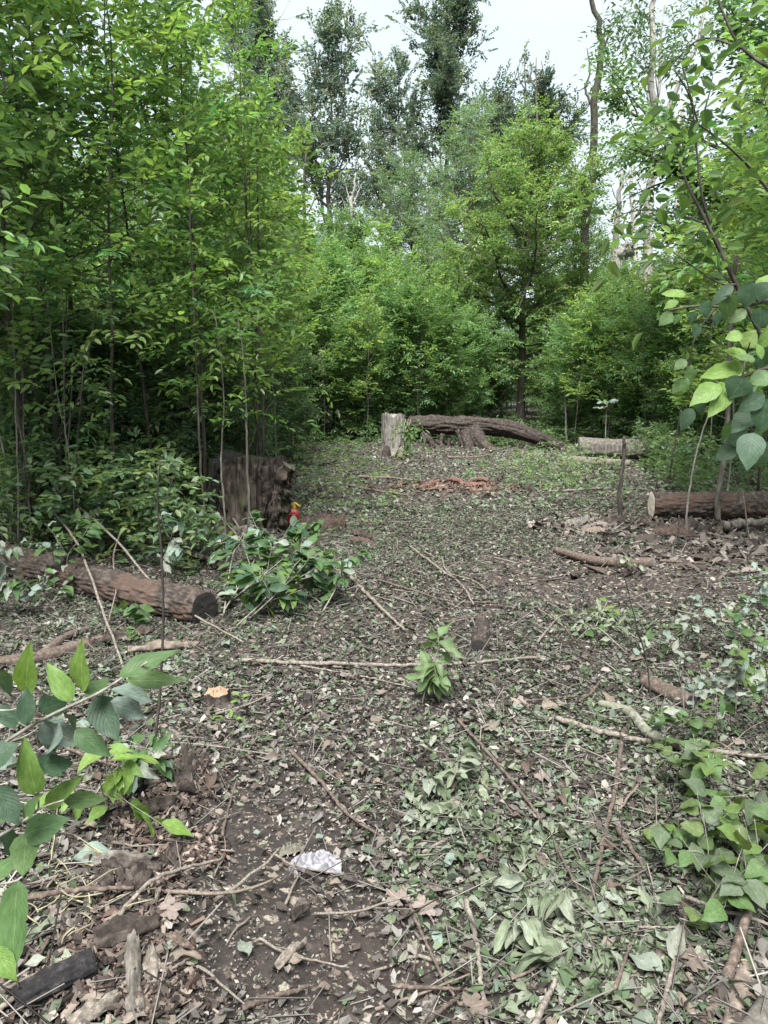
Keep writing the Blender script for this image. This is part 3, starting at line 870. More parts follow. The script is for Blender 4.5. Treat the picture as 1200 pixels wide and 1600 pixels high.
# ------------------------------------------------------------------ bare and dead trees
def limbed(name, label, cat, limbs, mat, group=None, leafy=None, seed=0, sides=9):
    """A tree given limb by limb: the first path is the trunk, the rest are branches."""
    base = np.array(limbs[0][0][0])
    o = thing(name, label, cat, base, group)
    rng = np.random.default_rng(seed)
    for i, (pts, r0, r1) in enumerate(limbs):
        P = smoothpath(np.array(pts) - base, max(6, 5 * len(pts)))
        P[1:-1] += rng.normal(0, r0 * 0.25, P[1:-1].shape)
        g = tube(P, np.linspace(r0, r1, len(P)), sides if i == 0 else 6, True,
                 lambda th, s: 1 + 0.12 * (vnoise(np.stack((np.cos(th) * 1.5, np.sin(th) * 1.5, s * 2.0), -1), seed + i) - 0.5))
        obj('trunk' if i == 0 else 'branch', mesh('limb', *g, mat=mat), o)
    if leafy is not None:
        V, Q, K = leafy(rng, base)
        obj('crown', mesh('limb_leaves', V, Q, cols=K, mat=MAT_FAR, smooth=False), o, 'stuff')
    return o


def leafy_at(points, n, spread, tl, k, ll, lw, base_c, hi=False, droop=0.5, down=0.1):
    """Leaf sprays gathered round the given places."""
    def f(rng, base):
        O, D = [], []
        for p in points:
            p = np.array(p) - base
            O.append(p + rng.normal(0, 1, (n, 3)) * spread)
            d = rng.normal(0, 1, (n, 3))
            d[:, 2] = d[:, 2] * 0.35 - down
            D.append(d)
        return sprays(np.concatenate(O), np.concatenate(D), tl, k, ll, lw, base_c, rng, hi, droop)
    return f


Yb = 28
limbed('bare_tree', 'slim bare dark trunk curving up against the white sky', 'tree',
       [([np.append(spot(905, Yb), 0), at(912, 400, Yb), at(925, 270, Yb), at(932, 140, Yb), at(940, 60, Yb), at(925, 0, Yb), at(918, -80, Yb)], 0.17, 0.06),
        ([at(929, 175, Yb), at(915, 140, Yb + .3), at(922, 110, Yb + .3), at(917, 75, Yb + .3)], 0.05, 0.012),
        ([at(920, 130, Yb + .3), at(908, 140, Yb + .3), at(896, 143, Yb + .3)], 0.025, 0.008),
        ([at(935, 110, Yb), at(950, 100, Yb), at(962, 85, Yb)], 0.03, 0.008)],
       BARK_DARK, None, leafy_at([at(x, y, Yb + d) for x, y, d in ((910, 180, 0), (925, 225, .4), (905, 240, -.4), (940, 250, 0), (900, 270, .3), (920, 290, -.3), (935, 300, 0), (905, 320, 0), (925, 345, 0), (960, 250, 0), (895, 200, 0))],
                                 12, 0.42, 0.5, 8, 0.14, 0.075, (0.088, 0.145, 0.045)), 61)
Yp = 24
limbed('forked_tree', 'pale grey forked tree with hanging compound leaves at its top', 'tree',
       [([np.append(spot(1005, Yp), 0), at(1010, 420, Yp), at(1014, 330, Yp), at(1022, 240, Yp), at(1020, 130, Yp), at(1021, 20, Yp), at(1025, -60, Yp)], 0.16, 0.06),
        ([at(1020, 235, Yp), at(1045, 170, Yp), at(1075, 100, Yp), at(1095, 50, Yp), at(1105, -20, Yp)], 0.085, 0.03),
        ([at(1022, 200, Yp), at(1030, 130, Yp), at(1032, 60, Yp), at(1040, 0, Yp)], 0.05, 0.02),
        ([at(1021, 190, Yp), at(1012, 150, Yp), at(1002, 120, Yp)], 0.03, 0.01),
        ([at(1013, 330, Yp), at(1000, 290, Yp), at(985, 262, Yp)], 0.025, 0.008)],
       BARK_PALE, None, leafy_at([at(x, y, Yp + d) for x, y, d in ((960, 60, 0), (985, 40, .5), (1000, 90, -.5), (970, 100, 0), (1010, 60, .3), (1030, 30, 0), (1050, 60, 0), (1065, 20, .4), (1085, 60, -.3), (1000, 10, 0), (1040, 95, 0), (1090, 5, 0), (965, 20, 0),
                                                                  (990, 310, .2), (1010, 350, 0), (975, 330, 0), (1030, 320, 0))],
                                 15, 0.42, 0.5, 9, 0.20, 0.065, (0.085, 0.140, 0.055), False, 0.9, 0.35), 62)
limbed('dead_tree', 'thin pale dead trunk beside the forked tree', 'dead tree',
       [([np.append(spot(960, 27), 0), at(962, 380, 27), at(968, 310, 27), at(972, 265, 27)], 0.13, 0.05),
        ([at(968, 320, 27), at(958, 300, 27), at(955, 285, 27)], 0.03, 0.01)], BARK_PALE, seed=63)
limbed('broken_snag', 'splintered pale snag leaning behind the shrubs', 'dead tree',
       [([np.append(spot(945, 25), 0.4), at(962, 425, 25), at(975, 400, 25), at(984, 382, 25)], 0.30, 0.10),
        ([at(968, 415, 25), at(985, 390, 25), at(990, 380, 25)], 0.10, 0.02)], BARK_PALE, seed=64)
limbed('dead_tree', 'leafless grey dead tree in the gap by the grey oak', 'dead tree',
       [([np.append(spot(548, 40), 0), at(549, 340, 40), at(552, 300, 40), at(556, 270, 40)], 0.10, 0.03),
        ([at(550, 330, 40), at(543, 300, 40), at(538, 280, 40)], 0.04, 0.012),
        ([at(551, 320, 40), at(560, 300, 40), at(566, 286, 40)], 0.04, 0.012),
        ([at(549, 340, 40), at(540, 325, 40), at(535, 310, 40)], 0.03, 0.01)], BARK_PALE, seed=65)
for px, Y, lab, top in ((476, 39, 'dark slim bare trunk in the gap beside the grey oak', 235), (1062, 30, 'thin pale straight trunk beyond the forked tree', 150), (990, 34, 'thin pale trunk between the slim bare trunk and the forked tree', 190)):
    limbed('bare_tree', lab, 'tree', [([np.append(spot(px, Y), 0), at(px + 2, 420, Y), at(px - 2, 320, Y), at(px + 3, top, Y)], 0.15, 0.05),
           ([at(px, 340, Y), at(px + 14, 315, Y), at(px + 20, 290, Y)], 0.05, 0.015), ([at(px - 1, 310, Y), at(px - 12, 280, Y), at(px - 14, 262, Y)], 0.04, 0.012)], BARK_DARK if px < 500 else BARK_PALE, seed=px)
for a, b, c, lab in ((820, 100, 93, 'bare dead treetop left of the pair poking out of the dark tree'), (838, 120, 90, 'bare dead treetop right of the pair poking out of the dark tree')):
    limbed('dead_treetop', lab, 'dead tree', [([np.append(spot(a, 48.5), 0), at(a + 1, 260, 48.5), at(a, c, 48.5)], 0.14, 0.03),
           ([at(a + 1, 140, 48.5), at(a - 8, 125, 48.5), at(a - 10, 105, 48.5)], 0.05, 0.02), ([at(a, 130, 48.5), at(a + 10, 115, 48.5), at(a + 8, 95, 48.5)], 0.05, 0.02)], BARK, seed=a)

# ------------------------------------------------------------------ logs and stumps
def bark_disp(seed, depth=0.10, freq=3.0, along=0.8, lump=0.12):
    def f(th, s):
        q = np.stack((np.cos(th) * freq, np.sin(th) * freq, s * along), -1)
        rdg = np.abs(2 * vnoise(q * np.array((2.2, 2.2, 2.5)), seed) - 1)
        rdg2 = np.abs(2 * vnoise(q * np.array((4.5, 4.5, 6.0)), seed + 3) - 1)
        big = vnoise(np.stack((np.cos(th) * 0.9, np.sin(th) * 0.9, s * 1.6), -1), seed + 5) - 0.5
        return 1 + depth * (np.minimum(rdg * 2.2, 1) - 0.7) + depth * 0.5 * (np.minimum(rdg2 * 2, 1) - 0.6) + lump * big
    return f


def disc(P, nrm_dir, r, seed, mat, name='cut_end', rough=0.015, flat=1.0, boundary=None):
    """A sawn face: its own little mesh, rings about its own axis."""
    rng = np.random.default_rng(seed)
    nr, ns = 7, 36
    th = np.linspace(0, 2 * math.pi, ns, endpoint=False)
    V = [(0, 0, 0)]
    for i in range(1, nr + 1):
        f = i / nr
        rr = r * f * (1 + 0.06 * np.sin(th * 2 + seed) * f + 0.03 * np.sin(5 * th + seed))
        for t_, q in zip(th, rr):
            V.append((math.cos(t_) * q, math.sin(t_) * q * flat, rng.normal(0, rough * r) if i < nr else -0.02 * r))
    T = [(0, 1 + j, 1 + (j + 1) % ns) for j in range(ns)]
    Q = [(1 + i * ns + j, 1 + (i + 1) * ns + j, 1 + (i + 1) * ns + (j + 1) % ns, 1 + i * ns + (j + 1) % ns) for i in range(nr - 1) for j in range(ns)]
    o = obj(name, mesh(name, V, Q, T, mat=mat))
    o.location = tuple(P)
    o.rotation_euler = Vector(nrm(nrm_dir)).to_track_quat('Z', 'Y').to_euler()
    return o


def log(name, label, pts, radii, mat, end0=None, end1=None, seed=0, sides=56, n=90, depth=0.10, lump=0.12, cat='log', along=0.8, freq=3.0):
    base = np.array(pts[0], float)
    o = thing(name, label, cat, base)
    P = smoothpath(np.array(pts) - base, n)
    r = np.interp(np.linspace(0, 1, n), np.linspace(0, 1, len(radii)), radii)
    g = tube(P, r, sides, True, bark_disp(seed, depth, freq, along, lump))
    obj('bark', mesh(name + '_bark', *g, mat=mat), o)
    T = frames(P)[0]
    if end0:
        d = disc(P[0] - T[0] * 0.006, -T[0], r[0] * 0.97, seed, end0)
        d.parent = o
    if end1:
        d = disc(P[-1] + T[-1] * 0.006, T[-1], r[-1] * 0.97, seed + 1, end1)
        d.parent = o
    return o


def onground(px, py, r):
    """Centre of a log of radius r whose lower outline is seen at px, py."""
    p = ground(px, py)
    return p + np.array((0, r * 0.45, r * 0.86))


# bark log with a dark cut end
a, b, c, e = onground(-160, 858, .11), onground(40, 903, .105), onground(190, 944, .105), onground(318, 972, .10)
lg = log('fallen_log', 'bark-covered log with blackened cut end lying beside the thicket', [a, b, c, e], [0.135, 0.135, 0.128, 0.122], BARK_LOG, None, CUT_DARK, 71, 110, 220, 0.13, 0.22, along=3.0)
# pale thin forked log below it
a, b, c = onground(-40, 1052, .035), onground(60, 1030, .033), onground(150, 1006, .03)
lg = log('forked_branch_log', 'grey forked branch log lying below the blackened log', [a, b, c, onground(205, 992, .022)], [0.042, 0.04, 0.036, 0.022], BARK_BROWN, CUT_GREY, CUT_GREY, 72, 28, 50, 0.08, 0.1)
base = np.array(lg.location)
P = smoothpath(np.array([b, onground(100, 1005, .03), onground(138, 985, .022)]) - base, 24)
obj('side_branch', mesh('side_branch', *tube(P, np.linspace(0.032, 0.02, 24), 20, True, bark_disp(73, 0.08)), mat=BARK_BROWN), lg)

# fresh-cut log
a, b, c = onground(1020, 817, .17), onground(1120, 818, .18), onground(1290, 805, .18)
log('fresh_cut_log', 'thick brown log with a white fresh-cut end', [a, b, c], [0.15, 0.165, 0.175], BARK_LOG, CUT_PALE, None, 74, 90, 180, 0.11, 0.12, along=2.6)
# far log
Yl = 16.5
a, b, c = gp(903, 718), gp(1000, 719), gp(1100, 719)
a[2], b[2], c[2] = 0.24, 0.22, 0.20
log('far_log', 'weathered grey log lying beyond the leaning post', [a, b, c], [0.20, 0.20, 0.16], BARK, CUT_GREY, CUT_GREY, 75, 40, 70, 0.08, 0.08)
a, b = gp(880, 724), gp(985, 731)
a[2] = b[2] = 0.07
log('thin_far_log', 'thin bleached log in front of the weathered grey log', [a, b], [0.09, 0.07], BARK_STICK, CUT_GREY, CUT_GREY, 76, 24, 40)
# grey branch log on the path's far side
a, b, c = onground(868, 868, .045), onground(935, 884, .05), onground(1022, 896, .055)
log('branch_log', 'smooth grey branch log lying across the bare soil', [a, b, c], [0.03, 0.042, 0.048], BARK_BROWN, CUT_GREY, CUT_GREY, 77, 28, 50, 0.05, 0.1)
# little block on the path
a, b = ground(748, 1002, 0.045), ground(752, 966, 0.035)
log('wood_block', 'short dark chunk of wood lying on the path', [a, (a + b) / 2, b], [0.048, 0.052, 0.036], BARK_ROT, CUT_DARK, CUT_ORANGE, 78, 44, 40, 0.3, 0.6, 'wood chunk')
# dark ended short log and the mossy branch
a, b = onground(1010, 1062, .045), onground(1082, 1096, .045)
log('short_log', 'short brown log with dark end half buried in leaves', [a, b], [0.04, 0.045], BARK_BROWN, None, CUT_DARK, 79, 28, 40)
a, b, c, e = onground(938, 1098, .03), onground(985, 1115, .032), onground(1020, 1150, .03), onground(1105, 1188, .028)
log('mossy_branch', 'mossy grey-green bent branch under the leaning stick', [a, b, c, e], [0.018, 0.024, 0.024, 0.02], BARK_GREEN, None, None, 80, 20, 60, 0.05, 0.15, 'branch')
# peeled pale pole and dark pole, lower corner
a, b = onground(1140, 1625, .022), onground(1168, 1508, .02)
log('peeled_pole', 'pale peeled orange-pink pole at the lower corner', [a, (a + b) / 2, b], [0.022, 0.023, 0.019], WOOD_TAN, None, CUT_PALE, 81, 20, 50, 0.06, 0.1, 'branch')
a, b, c = onground(1075, 1625, .016), onground(1130, 1540, .016), onground(1172, 1450, .014)
c[2] += 0.10
log('dark_branch', 'dark curved branch crossing above the peeled pole', [a, b, c], [0.016, 0.017, 0.012], BARK_BROWN, None, None, 82, 16, 60, 0.06, 0.15, 'branch')
a, b = onground(1165, 1640, .03), onground(1240, 1520, .03)
log('corner_branch', 'thick grey branch cut off by the lower corner', [a, b], [0.032, 0.03], BARK, None, None, 83, 20, 40, 0.08, 0.1, 'branch')

# ---- the fallen hollow trunk far in the clearing
Yt = 18.6
pts = [at(640, 664, Yt + .5), at(690, 664, Yt + .3), at(740, 665, Yt + .1), at(790, 670, Yt), at(835, 682, Yt - .2), at(884, 702, Yt - .4)]
base = np.array((pts[0][0], pts[0][1], 0))
ft = thing('fallen_hollow_log', 'long dark rotten fallen trunk arching behind the pale stump', 'log', base)
P = smoothpath(np.array(pts) - base, 110)
rr = np.interp(np.linspace(0, 1, 110), (0, .3, .5, .7, 1), (0.22, 0.20, 0.20, 0.19, 0.13))
obj('bark', mesh('fallen_trunk_bark', *tube(P, rr, 60, True, bark_disp(84, 0.22, 2.4, 0.9, 0.35)), mat=BARK_ROT), ft)
for k, (q, r0, r1) in enumerate((([at(742, 672, Yt), at(750, 690, Yt - .3), at(768, 708, Yt - .55)], 0.20, 0.15), ([at(728, 675, Yt), at(732, 692, Yt - .2), at(738, 712, Yt - .35)], 0.17, 0.13))):
    P = smoothpath(np.array(q) - base, 26)
    P[-1, 2] = 0.02
    obj('broken_limb', mesh('broken_limb', *tube(P, np.linspace(r0, r1, 26), 32, True, bark_disp(85 + k, 0.2, 2.2, 1.2, 0.35)), mat=BARK_ROT), ft)
d = disc(P[-1] * 0 + (at(768, 706, Yt - .62) - base), (0.3, -1, -0.1), 0.13, 3, CUT_ORANGE, 'rotten_face')
d.parent = ft
rng = np.random.default_rng(88)
for k in range(9):
    x0 = rng.uniform(655, 735)
    q0, q1 = at(x0, rng.uniform(668, 690), Yt - .15), at(x0 + rng.uniform(-8, 25), rng.uniform(700, 716), Yt - rng.uniform(.3, .5))
    P = smoothpath([q0 - base, (q0 + q1) / 2 - base + rng.normal(0, .05, 3), q1 - base], 10)
    obj('splinter', mesh('splinter', *tube(P, np.linspace(rng.uniform(.03, .07), .02, 10), 9, True, bark_disp(k, 0.2)), mat=BARK_ROT), ft)

# ---- stumps
def stump(name, label, loc, r, h, mat, topmat, seed, flare=0.35, rim=0.06, sides=88, n=34, depth=0.11, lobes=0.06, hollow=0.04, tilt=0.0, topfn=None):
    o = thing(name, label, 'stump', loc)
    th = np.linspace(0, 2 * math.pi, sides, endpoint=False)
    f = np.linspace(0, 1, n)[:, None]
    TH = np.repeat(th[None], n, 0)
    top = h * (1 + rim * (2 * vnoise(np.stack((np.cos(th) * 1.6, np.sin(th) * 1.6, 0 * th), -1), seed + 9) - 1)) + tilt * np.cos(th) * r
    if topfn is not None:
        top = top + topfn(th)
    Zz = f * top[None] - 0.05 * (1 - f)
    rad = r * (1 + flare * np.exp(-Zz / (0.22 * h)) * (0.6 + 0.8 * vnoise(np.stack((np.cos(TH) * 1.8, np.sin(TH) * 1.8, 0 * TH), -1), seed + 2)))
    rad = rad * (1 + lobes * 2 * (vnoise(np.stack((np.cos(TH) * 1.7, np.sin(TH) * 1.7, 0 * TH + 4), -1), seed + 4) - 0.5))
    rad = rad * bark_disp(seed, depth, 5.5, 1.0, 0.16)(TH, Zz)
    V = np.stack((np.cos(TH) * rad, np.sin(TH) * rad, Zz), -1).reshape(-1, 3)
    i = np.arange(n - 1)[:, None] * sides
    j = np.arange(sides)[None]
    k = (j + 1) % sides
    Q = np.stack((i + j, i + k, i + sides + k, i + sides + j), -1).reshape(-1, 4)
    obj('bark', mesh(name + '_bark', V, Q, mat=mat), o)
    # top face, joined to the rim
    rt, zt = rad[-1], top
    Vt, rng = [], np.random.default_rng(seed)
    nr = 8
    for q in range(nr + 1):
        g = 1 - q / nr
        zz = zt * g + h * (1 - g) - hollow * math.sin(math.pi * min(1, (1 - g) * 1.2)) * r * 2
        zz = zz + rng.normal(0, 0.008, sides) * (q > 0)
        Vt.append(np.stack((np.cos(th) * rt * max(g, 0.01) * 0.985, np.sin(th) * rt * max(g, 0.01) * 0.985, zz), -1))
    Vt = np.concatenate(Vt)
    i = np.arange(nr)[:, None] * sides
    Q = np.stack((i + j, i + k, i + sides + k, i + sides + j), -1).reshape(-1, 4)
    obj('cut_top', mesh(name + '_top', Vt, Q, mat=topmat), o)
    return o


ps = ground(380, 834)
st = stump('big_stump', 'big dark tree stump with hollow side, beside the red canister', (ps[0], ps[1] + 0.42, ps[2]), 0.355, 0.80, BARK_STUMP, CUT_DARK, 91, 0.16, 0.09, 200, 80, 0.16, 0.22, 0.06,
           topfn=lambda th: 0.05 * np.exp(-((th - 5.6) / 0.5) ** 2))
# leaning buttress slab on the path side, dark strips with a hollow's shade in their colour, loose bark
def slab(parent, name, pts, w, t, mat, seed, nseg=26, face=(0, -1, 0)):
    """A split plank of wood or bark: wide and thin, ragged outline."""
    P = smoothpath(pts, nseg)
    T, _, _ = frames(P)
    fv = nrm(np.array(face, float))
    S = nrm(np.cross(T, fv))
    Nn = nrm(np.cross(S, T))
    w = np.interp(np.linspace(0, 1, nseg), np.linspace(0, 1, len(w)), w)
    L = np.concatenate(([0], np.cumsum(np.linalg.norm(np.diff(P, axis=0), axis=1))))
    nw = 9
    u = np.linspace(-1, 1, nw)
    Vs = []
    for sgn in (1, -1):
        rag = 1 + 0.7 * (n2(L[:, None] * 12, np.sign(u)[None] * 3 + 0 * L[:, None], 1.0, seed) - 0.5)
        bump = (n2(L[:, None] * 14, u[None] * 3.5, 1.0, seed + sgn + 2) - 0.5) * t * 1.1 + (np.abs(2 * n2(L[:, None] * 30, u[None] * 6, 1.0, seed + 7) - 1) - 0.4) * t * 0.8
        th = t * (0.5 * sgn) * np.sqrt(np.clip(1 - 0.85 * u ** 2, 0.02, 1))[None] + bump * (sgn > 0) + bump * 0.6 - t * 0.5 * u[None] ** 2
        Vs.append(P[:, None] + S[:, None] * (u[None] * rag * w[:, None])[..., None] + Nn[:, None] * th[..., None])
    V = np.concatenate([v.reshape(-1, 3) for v in Vs])
    m = nseg * nw
    i = np.arange(nseg - 1)[:, None] * nw
    j = np.arange(nw - 1)[None]
    Q1 = np.stack((i + j, i + j + 1, i + nw + j + 1, i + nw + j), -1).reshape(-1, 4)
    edge = [k * nw for k in range(nseg)] + [(nseg - 1) * nw + k for k in range(1, nw)] + [k * nw + nw - 1 for k in range(nseg - 2, -1, -1)] + [k for k in range(nw - 2, 0, -1)]
    ed = np.array(edge)
    e2 = np.roll(ed, -1)
    Q = np.concatenate((Q1, Q1[:, ::-1] + m, np.stack((ed, e2, e2 + m, ed + m), -1)))
    return obj(name, mesh(name, V, Q, mat=mat), parent)


B0 = np.array(st.location)
yb = B0[1] - 0.30
slab(st, 'buttress', [np.array((at(432, 838, yb) - B0)), np.array((at(436, 790, yb) - B0)), np.array((at(446, 752, yb) - B0)), np.array((at(456, 728, yb) - B0))], [0.13, 0.11, 0.10, 0.07], 0.14, BARK_STUMP, 5, face=(0.5, -1, 0))
slab(st, 'bark_flap', [at(424, 838, yb - .12) - B0, at(426, 800, yb - .13) - B0, at(429, 768, yb - .10) - B0], [0.05, 0.055, 0.03], 0.05, BARK_STUMP, 6)
slab(st, 'hollow_shade_strip', [at(333, 815, yb - .03) - B0, at(336, 770, yb - .05) - B0, at(338, 725, yb - .04) - B0], [0.035, 0.05, 0.045], 0.03, WOOD_SHADE, 7)
slab(st, 'hollow_shade_strip', [at(412, 815, yb - .10) - B0, at(416, 770, yb - .11) - B0, at(412, 728, yb - .10) - B0], [0.03, 0.05, 0.055], 0.03, BARK_ROT, 8)
ch = log('stump_root_chunk', 'grey wedge of wood leaning against the foot of the big stump', [ground(368, 838, 0.06), ground(392, 846, 0.10)], [0.07, 0.09], BARK, CUT_GREY, CUT_GREY, 92, 20, 16, 0.2, 0.4, 'wood chunk')

pf = gp(615, 713)
fs = stump('pale_stump', 'pale grey weathered stump next to the fallen trunk', (pf[0], pf[1] + 0.2, 0), 0.215, 0.86, BARK_WORN, CUT_GREY, 93, 0.30, 0.10, 80, 40, 0.10, 0.12, 0.05)
for k, (a, b) in enumerate(((626, 700), (602, 706))):
    q = gp(a, 714)
    log('root_knob', ('brown rotten knob at the foot of the pale stump', 'low root lump on the open side of the pale stump')[k], [q + (0, 0, -0.02), q + (0.02, 0.03, 0.12), q + (0.04, 0.08, 0.22)], [0.10, 0.085, 0.04], WOOD_TAN if k == 0 else BARK_ROT, None, None, 94 + k, 20, 20, 0.2, 0.4, 'wood chunk')

pt = ground(338, 1082)
stump('small_stump', 'tiny stump with orange fresh-cut top', (pt[0], pt[1] + 0.02, pt[2]), 0.062, 0.075, BARK_ROT, CUT_ORANGE, 96, 0.5, 0.2, 44, 14, 0.14, 0.15, 0.02, 0.1)
pt = ground(482, 1086)
stump('small_stump', 'little dark broken stump poking out of the path', (pt[0], pt[1], pt[2]), 0.03, 0.05, BARK_ROT, CUT_DARK, 97, 0.6, 0.4, 28, 10, 0.2, 0.3, 0.02)

# red rotten wood lying mid clearing
rng = np.random.default_rng(99)
for k, (x0, y0, x1, y1, r) in enumerate(((655, 768, 690, 756, .06), (690, 758, 730, 766, .05), (718, 764, 760, 768, .075), (735, 760, 768, 765, .05), (668, 772, 700, 770, .04))):
    a, b = ground(x0, y0, r * .6), ground(x1, y1, r * .6)
    log('red_wood_chunk', ('red rotten wood chunk at the near end of the red patch', 'thin red sliver in the middle of the red patch', 'largest red-brown chunk of the red patch', 'red chunk behind the largest one of the red patch', 'low red crumbling strip in front of the red patch')[k],
        [a, (a + b) / 2 + rng.normal(0, .03, 3), b], [r * .3, r * .8, r * .25], WOOD_RED, None, None, 100 + k, 24, 30, 0.4, 0.9, 'wood chunk', along=4)

# bark slab lying by the big stump
pz = thing('bark_slab', 'reddish weathered slab of wood lying beside the red canister', 'wood chunk', ground(500, 815))
B0 = np.array(pz.location)
slab(pz, 'slab', [ground(458, 822, .03) - B0, ground(490, 818, .09) - B0, ground(520, 816, .07) - B0, ground(540, 818, .03) - B0], [0.07, 0.12, 0.10, 0.04], 0.07, BARK_LOG, 9, face=(0, -0.35, 1))
slab(pz, 'slab', [ground(455, 828, .02) - B0, ground(490, 827, .03) - B0, ground(530, 824, .02) - B0], [0.06, 0.09, 0.03], 0.05, BARK_ROT, 10, face=(0, -0.3, 1))

# ------------------------------------------------------------------ red canister
MAT_RED = mat_plain('red_plastic', (0.26, 0.012, 0.018), 0.45, 0.25)
MAT_YEL = mat_plain('yellow_plastic', (0.32, 0.22, 0.018), 0.45, 0.2)
pc = ground(457, 820)
cn = thing('fuel_canister', 'red plastic canister with yellow spout behind the big stump', 'canister', (pc[0], pc[1] + 0.06, pc[2]), rz=0.15, s=0.82)


def rbox(sx, sy, h, rr, n=20, taper=0.0, z0=0.0, prof=None):
    """Rounded upright body, section a superellipse."""
    th = np.linspace(0, 2 * math.pi, 40, endpoint=False)
    c, s_ = np.cos(th), np.sin(th)
    e = 0.35
    bx_, by_ = np.sign(c) * np.abs(c) ** e, np.sign(s_) * np.abs(s_) ** e
    V = []
    for i in range(n):
        f = i / (n - 1)
        k = prof(f)
        V.append(np.stack((bx_ * sx * k, by_ * sy * k, np.full(40, z0 + f * h)), -1))
    V = np.concatenate(V + [np.array(((0, 0, z0), (0, 0, z0 + h)))])
    i = np.arange(n - 1)[:, None] * 40
    j = np.arange(40)[None]
    k = (j + 1) % 40
    Q = np.stack((i + j, i + k, i + 40 + k, i + 40 + j), -1).reshape(-1, 4)
    j, k = j[0], k[0]
    T = np.concatenate((np.stack((np.full(40, 40 * n), k, j), -1), np.stack((np.full(40, 40 * n + 1), (n - 1) * 40 + j, (n - 1) * 40 + k), -1)))
    return V, Q, T


bodyp = lambda f: 0.9 + 0.1 * min(1, f * 10) if f < 0.72 else max(0.30, 1 - ((f - 0.72) / 0.28) ** 2 * 0.68)
obj('body', mesh('canister_body', *rbox(0.085, 0.065, 0.25, 0, 24, prof=bodyp), mat=MAT_RED), cn)
for zz in (0.06, 0.16):
    obj('rib', mesh('canister_rib', *rbox(0.0875, 0.0675, 0.016, 0, 6, z0=zz, prof=lambda f: 1 - 0.03 * abs(2 * f - 1)), mat=MAT_RED), cn)
P = smoothpath([(-0.05, 0, 0.20), (-0.06, 0, 0.27), (0.0, 0, 0.285), (0.015, 0, 0.245)], 16)
obj('handle', mesh('canister_handle', *tube(P, 0.012, 10), mat=MAT_RED), cn)
P = smoothpath([(0.02, 0, 0.24), (0.02, 0, 0.275)], 6)
obj('cap', mesh('canister_cap', *tube(P, 0.03, 20, True, lambda th, s: 1 + 0.05 * np.sign(np.sin(th * 10))), mat=MAT_YEL), cn)
P = smoothpath([(0.02, 0, 0.275), (0.02, 0, 0.31), (0.045, -0.01, 0.31), (0.10, -0.03, 0.27)], 18)
obj('spout', mesh('canister_spout', *tube(P, np.linspace(0.028, 0.012, 18), 14), mat=MAT_YEL), cn)

# ------------------------------------------------------------------ single leaves
def bigleaf(name, seed, c, w=0.45, curl=0.15, cup=0.15, wave=0.04, tip=1.0, mat=None, nu=9, nv=2, blunt=0.75):
    """One leaf of length 1 along +X, its face towards +Z, with a folded midrib, a curl and a wavy edge."""
    rng = np.random.default_rng(seed)
    u = np.linspace(0, 1, nu + 1)[:, None]
    v = np.linspace(-1, 1, 2 * nv + 1)[None]
    half = w * 0.5 * np.sin(np.pi * np.clip(u, 0, 1) ** blunt) ** 0.85 * (1 - 0.25 * u ** 4 * tip)
    ph = rng.uniform(0, 6.28)
    x = u + 0 * v
    y = v * half * (1 + 0.05 * np.sin(u * 30 + ph))
    z = cup * np.abs(v) * half - curl * u ** 2 + wave * np.sin(u * 9 + ph) * v ** 2 * np.sign(v + 1e-6) + rng.normal(0, 0.006, x.shape)
    y = y + 0.05 * math.sin(ph) * u ** 2
    V = np.stack((x, y, z), -1).reshape(-1, 3)
    uv = np.stack((u + 0 * v, 0.5 + 0.5 * v + 0 * u), -1).reshape(-1, 2)
    m = 2 * nv + 1
    i = np.arange(nu)[:, None] * m
    j = np.arange(2 * nv)[None]
    Q = np.stack((i + j, i + m + j, i + m + j + 1, i + j + 1), -1).reshape(-1, 4)
    K = np.repeat(np.array(c)[None], len(V), 0)
    return mesh(name, V, Q, cols=K, mat=mat or MAT_BIG, uv=uv)


def lobed(name, seed, c, lobes=5, curl=0.25, mat=None):
    """A dry lobed leaf, span about 1, stalk at the origin."""
    rng = np.random.default_rng(seed)
    n = 45
    th = np.linspace(-2.7, 2.7, n)
    r = 0.30 + 0.24 * np.abs(np.cos(th * lobes / 2.0)) ** 1.3 * (1 - 0.12 * np.abs(th)) + 0.035 * np.cos(th * 17 + seed)
    r = r * (1 - 0.25 * (np.abs(th) / 2.7) ** 2)
    V, uv = [(0.35, 0, 0)], [(0.3, 0.5)]
    for f in (0.5, 1.0):
        for t_, q in zip(th, r):
            x, y = 0.35 + math.cos(t_) * q * f, math.sin(t_) * q * f
            z = curl * ((x - 0.35) ** 2 * rng.uniform(0.8, 1.2) * math.cos(seed) + y * y * 0.9 + 0.15 * math.sin(3 * t_ + seed) * f * f) + rng.normal(0, 0.012)
            V.append((x, y, z))
            uv.append((0.5 + 0.5 * f * math.cos(t_) * 0.6, 0.5 + math.sin(t_) * q * f))
    T = [(0, 1 + i, 2 + i) for i in range(n - 1)]
    Q = [(1 + i, 1 + n + i, 2 + n + i, 2 + i) for i in range(n - 1)]
    return mesh(name, V, Q, T, cols=np.repeat(np.array(c)[None], len(V), 0), mat=mat or MAT_DRYV, uv=uv)


